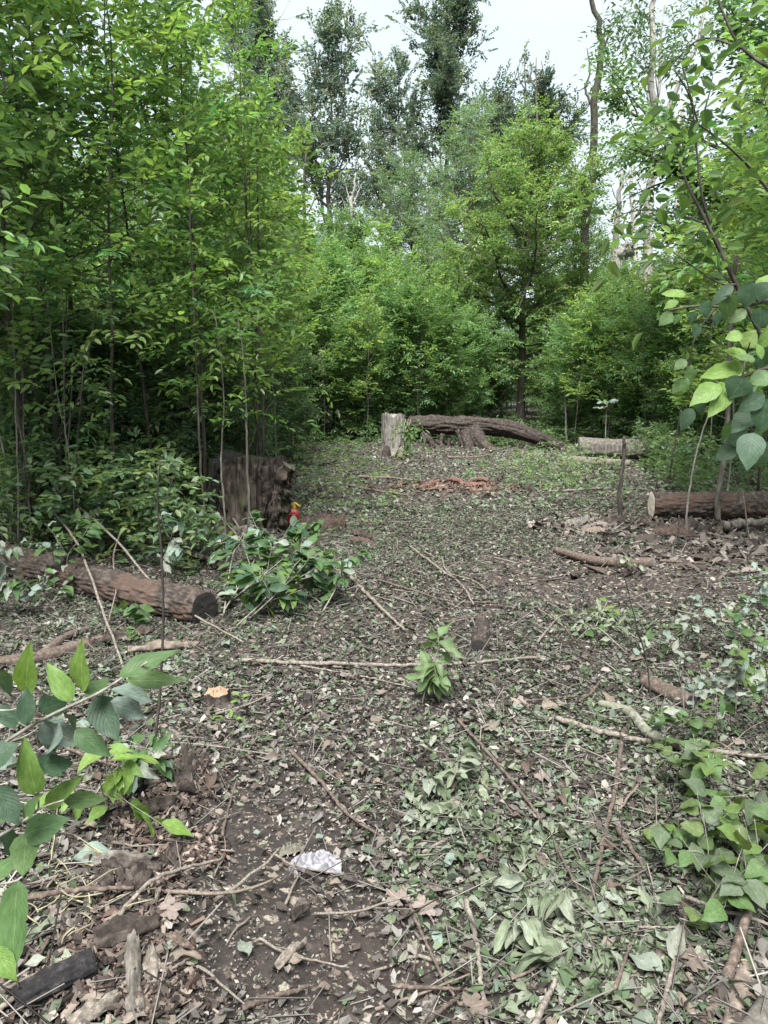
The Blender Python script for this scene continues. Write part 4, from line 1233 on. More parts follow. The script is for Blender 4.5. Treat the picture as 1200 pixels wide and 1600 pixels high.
LB = [bigleaf('leaf_bright_%d' % i, 200 + i, c, 0.44, cu, .2, .03) for i, (c, cu) in enumerate((((0.13, 0.235, 0.03), 0.10), ((0.11, 0.205, 0.032), 0.22), ((0.145, 0.24, 0.035), 0.05)))]
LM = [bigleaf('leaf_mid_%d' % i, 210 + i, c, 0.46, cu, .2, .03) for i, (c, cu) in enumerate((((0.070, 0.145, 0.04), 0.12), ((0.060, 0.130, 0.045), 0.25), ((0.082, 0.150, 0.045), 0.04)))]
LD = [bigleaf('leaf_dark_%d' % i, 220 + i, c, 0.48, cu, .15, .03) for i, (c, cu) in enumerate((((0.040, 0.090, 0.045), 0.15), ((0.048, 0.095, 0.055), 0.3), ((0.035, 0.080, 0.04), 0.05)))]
LR = [bigleaf('leaf_round_%d' % i, 230 + i, tuple(0.78 * q for q in c), 0.78, cu, .15, .05, blunt=0.65) for i, (c, cu) in enumerate((((0.12, 0.205, 0.04), 0.15), ((0.095, 0.18, 0.05), 0.3), ((0.13, 0.19, 0.06), 0.1), ((0.11, 0.16, 0.085), 0.25)))]
LW = [bigleaf('leaf_wilted_%d' % i, 240 + i, tuple(0.68 * q for q in c), w, cu, cp, .10, mat=MAT_DRYV) for i, (c, w, cu, cp) in enumerate((((0.20, 0.245, 0.15), 0.36, 0.35, .9), ((0.17, 0.205, 0.125), 0.26, 0.5, 1.2), ((0.24, 0.275, 0.195), 0.42, 0.2, .5), ((0.135, 0.175, 0.10), 0.36, 0.6, .7)))]
LG = [bigleaf('leaf_grey_%d' % i, 250 + i, tuple(0.68 * q for q in c), w, cu, cp, .08, mat=MAT_DRYV) for i, (c, w, cu, cp) in enumerate((((0.24, 0.28, 0.22), 0.5, 0.2, .4), ((0.19, 0.26, 0.21), 0.62, 0.1, .2), ((0.27, 0.29, 0.23), 0.45, -0.2, .5)))]
LT = [bigleaf('leaf_tan_%d' % i, 260 + i, tuple(0.52 * q for q in c), w, cu, cp, .10, mat=MAT_DRYV) for i, (c, w, cu, cp) in enumerate((((0.30, 0.245, 0.19), 0.5, 0.3, .7), ((0.25, 0.20, 0.155), 0.45, -0.3, .5), ((0.15, 0.105, 0.08), 0.5, 0.4, .8), ((0.34, 0.285, 0.23), 0.55, 0.1, .3), ((0.21, 0.17, 0.135), 0.4, 0.6, 1.0)))]
LL = [lobed('leaf_lobed_%d' % i, 270 + i, tuple(0.52 * q for q in c), n) for i, (c, n) in enumerate((((0.33, 0.27, 0.23), 5), ((0.28, 0.225, 0.185), 5), ((0.22, 0.17, 0.135), 7), ((0.36, 0.29, 0.25), 5)))]


def leaf_obj(me, P, D, Nn, L, W=None, parent=None, name='leaf'):
    """Puts a leaf mesh with its stalk at P, pointing along D, face along Nn. W scales its width (1 = the mesh's own)."""
    D = nrm(D)
    S = nrm(np.cross(Nn, D))
    Nn = np.cross(D, S)
    W = L if W is None else W
    o = obj(name, me, parent)
    m = np.eye(4)
    m[:3, 0], m[:3, 1], m[:3, 2], m[:3, 3] = D * L, S * W, Nn * L, P
    o.matrix_local = Matrix(m.tolist())
    return o


def leaf_px(parent, base, me, b, t, wpx, Y, dY=0.0, mw=0.45, up=0.6):
    """A leaf whose stalk and tip are seen at b and t, Y metres ahead."""
    P, Tp = at(b[0], b[1], Y), at(t[0], t[1], Y + dY)
    L = np.linalg.norm(Tp - P)
    Wd = wpx / F * Y * 1.05 / mw
    return leaf_obj(me, P - base, Tp - P, np.array((0, -0.75, up)) + 0.25 * np.sin(np.array((b[0], t[1], b[1])) * 1.3), L, Wd, parent)


# branch of big leaves reaching in on the thicket side
rng = np.random.default_rng(300)
Yn = 1.22
base = np.array((-0.95, 1.05, 0.0))
nb = thing('leafy_branch', 'close branch of large green pointed leaves reaching in above the bark debris', 'branch', base)
for pts, r in (([(-250, 1330), (0, 1165), (75, 1120), (150, 1085), (190, 1060), (230, 1035)], .0026), ([(-200, 1420), (10, 1300), (60, 1265), (100, 1250)], .0022), ([(-200, 1080), (0, 1110), (40, 1090)], .002),
               ([(-120, 1400), (10, 1380), (35, 1370)], .0022), ([(0, 1165), (40, 1150), (64, 1135)], .0016), ([(60, 1265), (60, 1245), (56, 1238)], .0014)):
    P = smoothpath([at(x, y, Yn + 0.03 * math.sin(x)) - base for x, y in pts], 22)
    obj('stem', mesh('leafy_branch_stem', *tube(P, np.linspace(r * 1.3, r * .7, 22), 8), mat=BARK_STEM), nb)
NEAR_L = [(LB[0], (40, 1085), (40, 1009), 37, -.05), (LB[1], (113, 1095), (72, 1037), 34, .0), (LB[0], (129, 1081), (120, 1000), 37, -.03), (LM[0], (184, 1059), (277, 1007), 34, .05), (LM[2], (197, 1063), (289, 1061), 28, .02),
          (LG[1], (171, 1079), (252, 1094), 25, .06), (LG[1], (173, 1097), (232, 1119), 25, .05), (LD[2], (150, 1087), (180, 1160), 44, -.05), (LM[1], (117, 1140), (168, 1183), 33, -.02), (LG[1], (62, 1130), (124, 1163), 37, .02),  # grey LG leaves carry a blue-grey sky sheen in their colour
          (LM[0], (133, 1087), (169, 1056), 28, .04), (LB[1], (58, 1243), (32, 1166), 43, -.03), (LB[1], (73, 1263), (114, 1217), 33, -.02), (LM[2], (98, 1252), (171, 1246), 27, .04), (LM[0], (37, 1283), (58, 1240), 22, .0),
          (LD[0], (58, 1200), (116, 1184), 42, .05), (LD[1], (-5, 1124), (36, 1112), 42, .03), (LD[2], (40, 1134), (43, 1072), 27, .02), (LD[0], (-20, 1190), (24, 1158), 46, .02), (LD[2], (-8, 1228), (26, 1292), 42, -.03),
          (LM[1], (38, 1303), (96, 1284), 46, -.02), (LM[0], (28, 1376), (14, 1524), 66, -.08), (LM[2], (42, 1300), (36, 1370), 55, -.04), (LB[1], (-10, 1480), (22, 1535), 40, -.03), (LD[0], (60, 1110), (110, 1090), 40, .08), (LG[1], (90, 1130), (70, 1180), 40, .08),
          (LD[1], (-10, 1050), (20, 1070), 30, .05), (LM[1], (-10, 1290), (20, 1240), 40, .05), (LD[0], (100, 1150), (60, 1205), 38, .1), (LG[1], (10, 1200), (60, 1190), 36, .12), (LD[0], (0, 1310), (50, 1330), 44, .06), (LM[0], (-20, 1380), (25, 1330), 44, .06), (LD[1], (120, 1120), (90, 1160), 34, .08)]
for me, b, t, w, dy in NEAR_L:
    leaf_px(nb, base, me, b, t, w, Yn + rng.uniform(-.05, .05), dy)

# branch of big leaves hanging in on the other side
Yn = 1.55
base = np.array((1.15, 1.55, 0.0))
nb = thing('leafy_branch', 'close hanging branch with large dark and bright green rounded leaves', 'branch', base)
for pts, r in (([(1320, 560), (1200, 575), (1160, 590), (1125, 605), (1090, 622)], .003), ([(1320, 440), (1200, 470), (1150, 480), (1090, 478), (1040, 486)], .0028), ([(1300, 660), (1200, 640), (1170, 680)], .0022),
               ([(1160, 590), (1165, 560), (1172, 535)], .0018), ([(1120, 478), (1090, 520), (1075, 570), (1068, 610)], .0014)):
    P = smoothpath([at(x, y, Yn + 0.04 * math.sin(x)) - base for x, y in pts], 22)
    obj('stem', mesh('leafy_branch_stem', *tube(P, np.linspace(r * 1.2, r * .6, 22), 8), mat=BARK_DARK), nb)
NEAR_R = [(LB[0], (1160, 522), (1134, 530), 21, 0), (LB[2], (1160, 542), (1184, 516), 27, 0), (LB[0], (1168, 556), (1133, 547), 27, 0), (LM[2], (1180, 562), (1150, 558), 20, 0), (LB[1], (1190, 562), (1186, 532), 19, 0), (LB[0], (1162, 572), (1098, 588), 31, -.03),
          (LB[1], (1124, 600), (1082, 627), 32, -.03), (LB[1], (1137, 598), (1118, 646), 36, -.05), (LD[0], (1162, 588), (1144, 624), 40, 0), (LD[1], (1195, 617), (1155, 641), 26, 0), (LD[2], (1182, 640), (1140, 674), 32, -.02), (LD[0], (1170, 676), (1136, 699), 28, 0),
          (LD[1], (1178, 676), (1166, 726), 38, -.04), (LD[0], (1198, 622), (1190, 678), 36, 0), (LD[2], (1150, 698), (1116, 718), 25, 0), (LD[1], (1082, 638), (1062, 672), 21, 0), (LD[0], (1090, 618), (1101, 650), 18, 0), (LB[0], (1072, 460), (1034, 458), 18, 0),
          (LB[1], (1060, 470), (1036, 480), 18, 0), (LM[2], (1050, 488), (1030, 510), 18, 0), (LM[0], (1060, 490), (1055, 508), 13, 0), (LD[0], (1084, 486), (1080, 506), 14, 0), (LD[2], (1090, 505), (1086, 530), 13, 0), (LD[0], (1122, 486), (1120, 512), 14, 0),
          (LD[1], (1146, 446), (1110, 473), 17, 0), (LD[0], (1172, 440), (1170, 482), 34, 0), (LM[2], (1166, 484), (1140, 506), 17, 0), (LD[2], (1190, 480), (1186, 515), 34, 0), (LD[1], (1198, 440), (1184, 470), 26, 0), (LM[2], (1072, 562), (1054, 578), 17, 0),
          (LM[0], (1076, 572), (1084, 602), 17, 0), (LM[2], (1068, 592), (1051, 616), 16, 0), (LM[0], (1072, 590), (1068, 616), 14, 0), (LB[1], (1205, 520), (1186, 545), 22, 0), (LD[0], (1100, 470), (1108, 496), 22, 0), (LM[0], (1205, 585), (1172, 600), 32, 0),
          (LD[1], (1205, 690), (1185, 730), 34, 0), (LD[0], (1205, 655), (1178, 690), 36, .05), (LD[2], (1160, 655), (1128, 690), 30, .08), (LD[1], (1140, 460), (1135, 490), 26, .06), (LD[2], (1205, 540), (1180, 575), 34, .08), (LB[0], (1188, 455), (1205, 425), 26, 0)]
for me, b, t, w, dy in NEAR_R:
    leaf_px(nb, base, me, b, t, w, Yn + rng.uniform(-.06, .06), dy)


# ------------------------------------------------------------------ leafy stems, sprigs, cut branches
def leafy_stem(name, label, cat, pts, r, n, ll, variants, seed, mat=None, group=None, twigs=0, spread=0.12, wid=1.0, droop=0.4, s0=0.15, hang=False, flat=1.0):
    """A stem with leaves along it, each leaf a part. pts in metres."""
    rng = np.random.default_rng(seed)
    base = np.array(pts[0], float)
    o = thing(name, label, cat, base, group)
    P = smoothpath(np.array(pts) - base, max(10, 6 * len(pts)))
    obj('stem', mesh(name + '_stem', *tube(P, np.linspace(r, r * 0.45, len(P)), 7), mat=mat or BARK_STEM), o)
    paths = [(P, s0)]
    for k in range(twigs):
        i = int(rng.uniform(0.25, 0.9) * (len(P) - 1))
        t = nrm(P[min(i + 1, len(P) - 1)] - P[i - 1])
        d = nrm((t * 0.5 + rng.normal(0, 0.6, 3) + (0, 0, 0.1)) * (1, 1, flat))
        c = curve(P[i], d, spread * rng.uniform(1.2, 2.4), 6, rng, 0.1, 0.15)
        obj('twig', mesh(name + '_twig', *tube(c, np.linspace(r * 0.5, r * 0.25, 6), 5), mat=mat or BARK_STEM), o)
        paths.append((c, 0.3))
    for k in range(n):
        c, s_ = paths[k % len(paths)]
        u = (s_ + (1 - s_) * ((k // len(paths)) + rng.uniform(0.2, 1)) / max(1, n // len(paths) + 1)) * (len(c) - 1)
        u = min(u, len(c) - 1.001)
        i = int(u)
        p = c[i] + (c[i + 1] - c[i]) * (u - i)
        t = nrm(c[i + 1] - c[i])
        sd = np.cross(t, rng.normal(0, 1, 3) * 0.3 + np.array((0, 0, 1.0)))
        sd = nrm(sd) * (1 if k % 2 else -1)
        d = nrm(t * 0.5 + sd * 0.8 + rng.normal(0, 0.25, 3) - np.array((0, 0, droop)))
        if base[2] + p[2] < 0.10:
            d[2] = (abs(d[2]) * 0.35 + 0.05) * flat
        L = ll * rng.uniform(0.7, 1.15)
        leaf_obj(variants[int(rng.integers(len(variants)))], p + d * 0.008, d, np.array((0, -0.25, 1.0)) + rng.normal(0, 0.4, 3), L, L * wid * rng.uniform(0.85, 1.1), o)
    return o


def gpt(px, py, dz=0.02):
    return ground(px, py, dz)


LP = [bigleaf('leaf_pale_%d' % i, 290 + i, c, 0.38, cu, .5, .08) for i, (c, cu) in enumerate((((0.115, 0.18, 0.07), 0.3), ((0.14, 0.20, 0.095), 0.45), ((0.10, 0.165, 0.06), 0.2)))]
# the brush heap of cut green branches
HEAP = [((350, 962), (390, 930), (430, 880), .30), ((345, 930), (400, 905), (425, 842), .42), ((370, 980), (440, 955), (500, 935), .22), ((395, 905), (440, 880), (520, 890), .30), ((360, 945), (420, 930), (470, 905), .30),
        ((430, 950), (490, 920), (540, 900), .20), ((400, 960), (450, 930), (480, 880), .30), ((350, 965), (365, 910), (400, 870), .34), ((505, 960), (530, 940), (535, 905), .18), ((390, 970), (430, 965), (455, 930), .2)]
HL = ['cut green branch at the front edge of the brush heap', 'highest upright green branch of the brush heap', 'cut leafy branch trailing low along the front of the brush heap', 'cut branch arching over the back of the brush heap', 'pale leafy branch in the middle of the brush heap',
      'leafy branch at the path end of the brush heap', 'drooping branch on top of the brush heap', 'leafy branch of the brush heap touching the blackened log', 'small upright leafy tip past the end of the brush heap', 'short wilted branch at the foot of the brush heap']
for k, (a, b, c, h) in enumerate(HEAP):
    p0, p1, p2 = gpt(*a, 0.04), gpt(*b, 0.10 + h * 0.35), gpt(*c, 0.05)
    p2 = np.array((p2[0] * 0.85 + p1[0] * 0.15, p1[1] * 0.6 + p2[1] * 0.4, h))
    leafy_stem('cut_branch', HL[k], 'branch', [p0, p1, p2], 0.006, 62, 0.135, (LM + LM + LD[:1] + LG[:2]) if k % 3 else (LM + LB[1:2] + LD), 400 + k, group='branches of the brush heap', twigs=5, spread=0.15, droop=0.45)

# sprigs on the path
leafy_stem('wilted_sprig', 'wilted pale green sprig standing up on the path', 'branch', [gpt(660, 1085), gpt(668, 1080, .12), gpt(680, 1078, .26), gpt(698, 1076, .36)], 0.005, 60, 0.13, LP, 421, twigs=5, spread=0.06, droop=0.6)
for k, (a, b, c, lab) in enumerate((((985, 985), (930, 968), (880, 962), 'wilting leafy branch lying across the far end of the leaf drift'), ((930, 975), (940, 962), (948, 955), 'small bright green tip sticking up from the wilting branch'),
                                     ((975, 1010), (930, 990), (900, 1000), 'drooping sprig in front of the wilting branch'), ((1010, 1000), (985, 1000), (960, 960), 'leafy twig leaning on the wilting branch'))):
    leafy_stem('wilted_sprig', lab, 'branch', [gpt(*a, .02), gpt(*b, .08), gpt(*c, .05 if k != 1 else .14)], 0.004, (24, 7, 18, 14)[k], 0.095, (LW + LM[:1]) if k != 1 else LB, 425 + k, twigs=2, spread=0.07, droop=0.4)
# heaps of wilted leaves along the drift
for k, (a, b, c) in enumerate((((735, 1130), (705, 1190), (668, 1290)), ((760, 1170), (740, 1220), (700, 1270)), ((850, 1330), (820, 1370), (790, 1400)), ((900, 1350), (860, 1400), (800, 1440)), ((840, 1420), (880, 1450), (930, 1470)), ((780, 1380), (830, 1330), (880, 1310)))):
    leafy_stem('wilted_branch', ('wilted grey-green branch at the top of the leaf drift', 'limp wilted branch alongside the top of the leaf drift', 'limp leafy branch in the middle of the leaf drift', 'wilted branch buried in the middle of the leaf drift', 'wilted branch at the lower end of the leaf drift', 'curled wilted branch crossing the leaf drift')[k], 'branch',
               [gpt(*a, .012), gpt(*b, .022), gpt(*c, .012)], 0.004, 44, 0.10, LW + LW + LW + LG[:1], 440 + k, twigs=5, spread=0.09, droop=0.2, flat=0.3)

# low leafy plants at the lower corner
for k, (px, py, h, n, ll, vs_) in enumerate(((1125, 1290, .30, 22, .085, LR), (1175, 1330, .34, 26, .085, LR), (1100, 1370, .24, 16, .085, LR), (1155, 1420, .30, 22, .085, LR), (1060, 1230, .20, 12, .08, LR), (1200, 1240, .36, 26, .085, LR), (1195, 1400, .3, 20, .09, LR),
                                              (1110, 1440, .2, 12, .09, LR), (1150, 1110, .34, 26, .075, LG + LR), (1190, 1080, .40, 28, .075, LG + LR[:2]), (1120, 1160, .26, 18, .075, LR[:2] + LM), (1190, 1150, .36, 26, .075, LG + LM), (1080, 1130, .18, 12, .07, LG), (1060, 1060, .2, 14, .07, LG))):
    p = gpt(px, py, -0.01)
    r_ = np.random.default_rng(460 + k)
    d = np.array((r_.uniform(-.25, .1), r_.uniform(-.15, .1), 1.0))
    leafy_stem('low_plant', ('round-leaved green plant in the middle of the corner clump', 'tall round-leaved plant inside the corner clump', 'small round-leaved plant at the open edge of the corner clump', 'round-leaved plant above the peeled pole', 'little round-leaved plant at the top of the corner clump', 'tall plant behind the corner clump, cut by the picture edge',
                             'round-leaved plant at the very edge beside the corner clump', 'low plant next to the dark curved branch', 'pale-leaved plant beside the mossy branch', 'pale tall plant at the edge above the mossy branch', 'green plant right behind the leaning stick', 'pale plant at the edge above the leaning stick', 'tiny pale plant by the dark-ended short log', 'pale seedling beyond the dark-ended short log')[k], 'plant',
               [p, p + d * h * .5, p + d * h + (r_.uniform(-.06, .06), r_.uniform(-.06, .06), 0)], 0.003, n, ll, vs_, 460 + k, group='low plants at the corner', twigs=4, spread=0.09, droop=0.35, wid=1.0)

for k, (px, py, h, n, vs_, lab) in enumerate(((1030, 1020, .22, 24, LG + LM[:1], 'pale bushy plant by the bent seedling stem'), (1090, 1010, .28, 26, LG, 'pale bushy plant behind the dark-ended short log'), (1140, 1030, .32, 28, LG + LM, 'pale plant between the short log and the picture edge'), (1180, 1020, .34, 28, LG + LM[:1], 'tall pale plant at the edge above the leaning stick'),
                                                (1110, 1085, .24, 24, LG + LR[:1], 'leafy plant touching the dark-ended short log'), (1040, 1180, .16, 18, LG + LR[:2], 'low plant at the tip of the mossy branch'), (1090, 1250, .22, 24, LR, 'round-leaved plant at the inner rim of the corner clump'),
                                                (1060, 1330, .18, 18, LR, 'small plant nearest the path in the corner clump'), (1190, 960, .36, 26, LG + LM, 'pale weed at the edge beyond the bare soil'))):
    p = gpt(px, py, -0.01)
    r_ = np.random.default_rng(480 + k)
    d = np.array((r_.uniform(-.3, .1), r_.uniform(-.2, .1), 1.0))
    leafy_stem('low_plant', lab, 'plant', [p, p + d * h * .5, p + d * h], 0.003, n, .08, vs_, 480 + k, group='low plants at the corner', twigs=5, spread=0.10, droop=0.35)

# weeds round the bark-covered log
WD = (('leafy weed in front of the bark-covered log', 85, 925, .40, 30, LM + LG[:2]), ('pale weed under the overhang of the bark-covered log', 40, 960, .32, 26, LG + LM[:1]), ('weed with hanging leaves over the middle of the log', 120, 930, .46, 26, LM + LG[:1]), ('small weed beneath the log near its black end', 215, 975, .18, 12, LM),
      ('weed at the frame edge in front of the log', 5, 935, .35, 24, LG + LM), ('low pale weed by the forked branch log', 110, 995, .14, 12, LG), ('leafy weed growing behind the log', 165, 872, .62, 34, LM + LG), ('tall weed with drooping leaves behind the log', 110, 860, .7, 34, LG + LM), ('weed behind the black end of the log', 260, 905, .42, 20, LG + LD),
      ('weed between the log and the big stump', 300, 880, .4, 20, LG + LM), ('seedling with big leaves before the big stump', 318, 865, .34, 12, LG + LM), ('weed at the dark foot of the thicket', 215, 855, .5, 24, LM + LD), ('bright weed by the forked branch log', 225, 1000, .12, 14, LB + LM), ('yellowish seedling below the tiny orange stump', 175, 1290, .22, 18, LB), ('small pale seedling on the rotten mound', 235, 1245, .2, 20, LM + LG),
      ('yellow-green seedling by the tiny orange stump', 352, 1105, .1, 12, LB), ('tiny green sprig on the rotten mound edge', 270, 1190, .12, 12, LM))
for k, (lab, px, py, h, n, vs_) in enumerate(WD):
    p = gpt(px, py, -0.01)
    r_ = np.random.default_rng(500 + k)
    leafy_stem('weed', lab, 'plant', [p, p + (r_.uniform(-.06, .06), r_.uniform(-.06, .02), h * .6), p + (r_.uniform(-.12, .12), r_.uniform(-.15, .02), h)], 0.0035, int(n * (1.7 if h > .15 else 1)), 0.11 if h > .15 else .05, vs_, 500 + k, twigs=5 if h > .2 else 3, spread=0.14 if h > .2 else .05, droop=0.55)

# young plants and posts in the clearing
def pole(name, label, pts, r0, r1, mat, cat='stem', group=None, seed=0, twigs=0, n=26):
    base = np.array(pts[0], float)
    o = thing(name, label, cat, base, group)
    rng = np.random.default_rng(seed)
    P = smoothpath(np.array(pts) - base, n)
    P[1:-1] += rng.normal(0, r0 * 0.18, P[1:-1].shape)
    obj('stem', mesh(name, *tube(P, np.linspace(r0, r1, n), 10, True, lambda th, s: 1 + 0.25 * (vnoise(np.stack((np.cos(th) * 1.2, np.sin(th) * 1.2, s * 14), -1), seed) - 0.5)), mat=mat), o)
    for k in range(twigs):
        i = int(rng.uniform(0.2, 0.95) * (n - 2))
        t = nrm(P[i + 1] - P[i])
        d = nrm(t * 0.8 + rng.normal(0, 0.6, 3))
        c = curve(P[i], d, rng.uniform(0.08, 0.28), 6, rng, 0.0, 0.12)
        obj('twig', mesh(name + '_twig', *tube(c, np.linspace(max(.0012, r1 * 0.55), .001, 6), 5), mat=mat), o)
    return o


p = gpt(970, 826)
pole('leaning_post', 'upright dead stub of a sapling standing in the bark debris', [p, at(968, 770, p[1]), at(974, 715, p[1]), at(976, 682, p[1])], 0.024, 0.017, BARK_DARK, seed=600)
p = gpt(1120, 822)
pole('grey_sapling', 'grey sapling trunk rising before the fresh-cut log', [p, at(1122, 770, p[1]), at(1133, 700, p[1]), at(1140, 560, p[1]), at(1150, 400, p[1])], 0.032, 0.02, BARK, 'sapling', seed=601)
p = gpt(1072, 838)
pole('bare_shoot', 'pale thin stem crossing in front of the fresh-cut log', [p, at(1075, 780, p[1]), at(1090, 700, p[1]), at(1110, 640, p[1])], 0.012, 0.007, BARK_STEM, seed=602)
p = gpt(1040, 770)
pole('bare_shoot', 'dark leaning stem standing behind the fresh-cut log', [p, at(1046, 740, p[1]), at(1056, 690, p[1]), at(1064, 640, p[1])], 0.02, 0.012, BARK_DARK, seed=603)
p = gpt(885, 690)
pole('bare_shoot', 'pale bare stem at the end of the fallen trunk', [p, at(884, 650, p[1]), at(882, 600, p[1])], 0.03, 0.02, BARK_STEM, seed=604)
p = gpt(1170, 850)
pole('bare_twig', 'forked bare pale twig in front of the fresh-cut log, at the edge', [p, at(1165, 800, p[1]), at(1160, 765, p[1])], 0.009, 0.005, WOOD_TAN, seed=605, twigs=3)
p = gpt(1060, 868)
pole('bare_twig', 'short dark twig stuck upright in the bare soil', [p, at(1060, 840, p[1]), at(1061, 805, p[1])], 0.010, 0.005, BARK_ROT, seed=606)
p = gpt(1018, 1085)
pole('bare_shoot', 'dark bent seedling stem rising from the short brown log', [p, at(1010, 1030, p[1]), at(995, 980, p[1] - .05), at(975, 900, p[1] - .1), at(957, 850, p[1] - .1)], 0.005, 0.002, BARK_DARK, seed=607)
p = gpt(948, 740)
leafy_stem('seedling', 'tall thin seedling with a tuft of pale leaves at its top', 'seedling', [p, at(946, 690, p[1]), at(947, 650, p[1]), at(948, 630, p[1])], 0.012, 16, 0.22, LG + LM, 608, s0=0.8, droop=0.1)
p = gpt(1010, 900)
leafy_stem('seedling', 'dark thin seedling with three limp leaves over the branch log', 'seedling', [p, at(985, 880, p[1]), at(985, 872, p[1])], 0.004, 6, 0.12, LW + LM, 609, droop=0.6)

# saplings that rise in front of the big stump and the log
for k, (lab, pts, r0, r1, m, lf) in enumerate((
        ('thin upright stem standing right in front of the big stump', [(388, 852), (388, 780), (386, 700), (384, 620), (378, 540), (366, 470)], .015, .005, BARK, 1),
        ('bent stem forking before the big stump', [(352, 842), (350, 790), (345, 720), (350, 640), (345, 560), (335, 480)], .011, .005, BARK_STEM, 0),
        ('straight dark stem on the hollow side of the big stump', [(326, 850), (318, 780), (312, 700), (308, 600), (303, 480), (298, 360), (295, 250)], .014, .005, BARK_DARK, 1),
        ('slim dark stem rising behind the rim of the big stump', [(400, 790), (401, 720), (402, 640), (400, 540), (404, 420), (402, 300), (400, 170)], .02, .006, BARK_DARK, 1),
        ('second slim stem beside the one behind the stump rim', [(410, 790), (408, 720), (398, 620), (394, 500), (392, 380), (388, 240)], .016, .006, BARK_DARK, 1),
        ('dark thin sapling standing between camera and blackened log', [(243, 1182), (250, 1080), (255, 960), (252, 860), (246, 790), (250, 720)], .007, .003, BARK_DARK, 0))):
    p = gpt(*pts[0])
    Yq = p[1] if k < 3 or k == 5 else p[1] - 0.0
    o = pole('slim_sapling', lab, [p] + [at(x, y, Yq - (0.15 * i / len(pts) if k == 5 else 0)) for i, (x, y) in enumerate(pts[1:])], r0, r1, m, 'sapling', seed=620 + k, twigs=4 if lf else 2, n=40)
    if lf:
        rr_ = np.random.default_rng(640 + k)
        top = [np.array(at(x, y, Yq)) for x, y in pts[3:]]
        V, Q, K = leafy_at(top + [(a + b) / 2 for a, b in zip(top, top[1:])], 11, 0.28, 0.32, 9, 0.085, 0.04, (0.10, 0.18, 0.036), True, 0.35, 0.0)(rr_, np.array(p))
        obj('crown', mesh('sapling_stem_leaves', V, Q, cols=K, mat=MAT_LEAF, smooth=False), o, 'stuff')

# pale stems crowding the frame edge above the log
sc_ = thing('stem_clump', 'clump of many pale slim stems rising behind the log at the edge', 'shrub', gpt(60, 860))
B0 = np.array(sc_.location)
rng = np.random.default_rng(660)
for k in range(18):
    x0 = rng.uniform(-40, 130)
    p = gpt(x0, rng.uniform(845, 872))
    lean = rng.normal(-18, 28)
    Yq = p[1]
    q = [p, at(x0 + lean * .4, 720, Yq + rng.normal(0, .05)), at(x0 + lean, 620, Yq + rng.normal(0, .1)), at(x0 + lean * 1.5, rng.uniform(380, 540), Yq + rng.normal(0, .15))]
    P = smoothpath(np.array(q) - B0, 22)
    P[1:-1] += rng.normal(0, .004, P[1:-1].shape)
    obj('stem', mesh('clump_stem', *tube(P, np.linspace(rng.uniform(.007, .013), .004, 22), 8), mat=(BARK_STEM, BARK, BARK_DARK)[k % 3]), sc_)
O = np.stack([np.array(at(x, y, z)) for x, y, z in zip(rng.uniform(-40, 190, 150), rng.uniform(430, 830, 150), rng.uniform(6.6, 8.0, 150))]) - B0
D_ = rng.normal(0, 1, (150, 3)) * (1, 1, .35)
V, Q, K = sprays(O, D_, 0.34, 9, 0.085, 0.042, (0.088, 0.150, 0.05), rng, True, 0.4)
obj('crown', mesh('clump_leaves', V, Q, cols=K, mat=MAT_LEAF, smooth=False), sc_, 'stuff')

# thin branches of the sapling leaning in from the other side
hb = thing('leaning_sapling', 'dark thin sapling branches with rounded leaves reaching up against the sky', 'sapling', (1.75, 2.9, 0))
B0 = np.array(hb.location)
Yh = 2.9
BR = [([(1330, 900), (1240, 640), (1150, 445), (1105, 350), (1075, 290), (1060, 250)], .010, .003), ([(1130, 400), (1100, 320), (1090, 250), (1080, 160), (1055, 110)], .005, .002), ([(1330, 420), (1230, 330), (1160, 250), (1100, 200), (1060, 180)], .007, .002),
      ([(1330, 150), (1230, 120), (1160, 75), (1130, 20), (1110, -40)], .008, .003), ([(1105, 350), (1040, 330), (990, 330), (950, 345)], .004, .0015), ([(1160, 75), (1100, 60), (1060, 90), (1030, 130)], .004, .0015), ([(1150, 445), (1120, 440), (1060, 400), (1040, 380)], .004, .0015)]
rng = np.random.default_rng(670)
OO, DD = [], []
for k, (pts, r0, r1) in enumerate(BR):
    P = smoothpath(np.array([at(x, y, Yh + 0.15 * math.sin(k + x * .01)) for x, y in pts]) - B0, 30)
    obj('branch', mesh('leaning_branch', *tube(P, np.linspace(r0, r1, 30), 8), mat=BARK_DARK), hb)
    for i in range(3, 29):
        t = nrm(P[i + 1] - P[i])
        s_ = nrm(np.cross(t, (0, 1.0, 0.3))) * (1 if i % 2 else -1)
        if rng.uniform() < (0.30 if k not in (4, 5) else 0.16):
            OO.append(P[i])
            DD.append(t * .5 + s_ + rng.normal(0, .3, 3))
V, Q, K = sprays(np.array(OO), np.array(DD), 0.2, 5, 0.068, 0.038, (0.092, 0.165, 0.034), rng, True, 0.4)
obj('crown', mesh('leaning_leaves', V, Q, cols=K, mat=MAT_LEAF, smooth=False), hb, 'stuff')

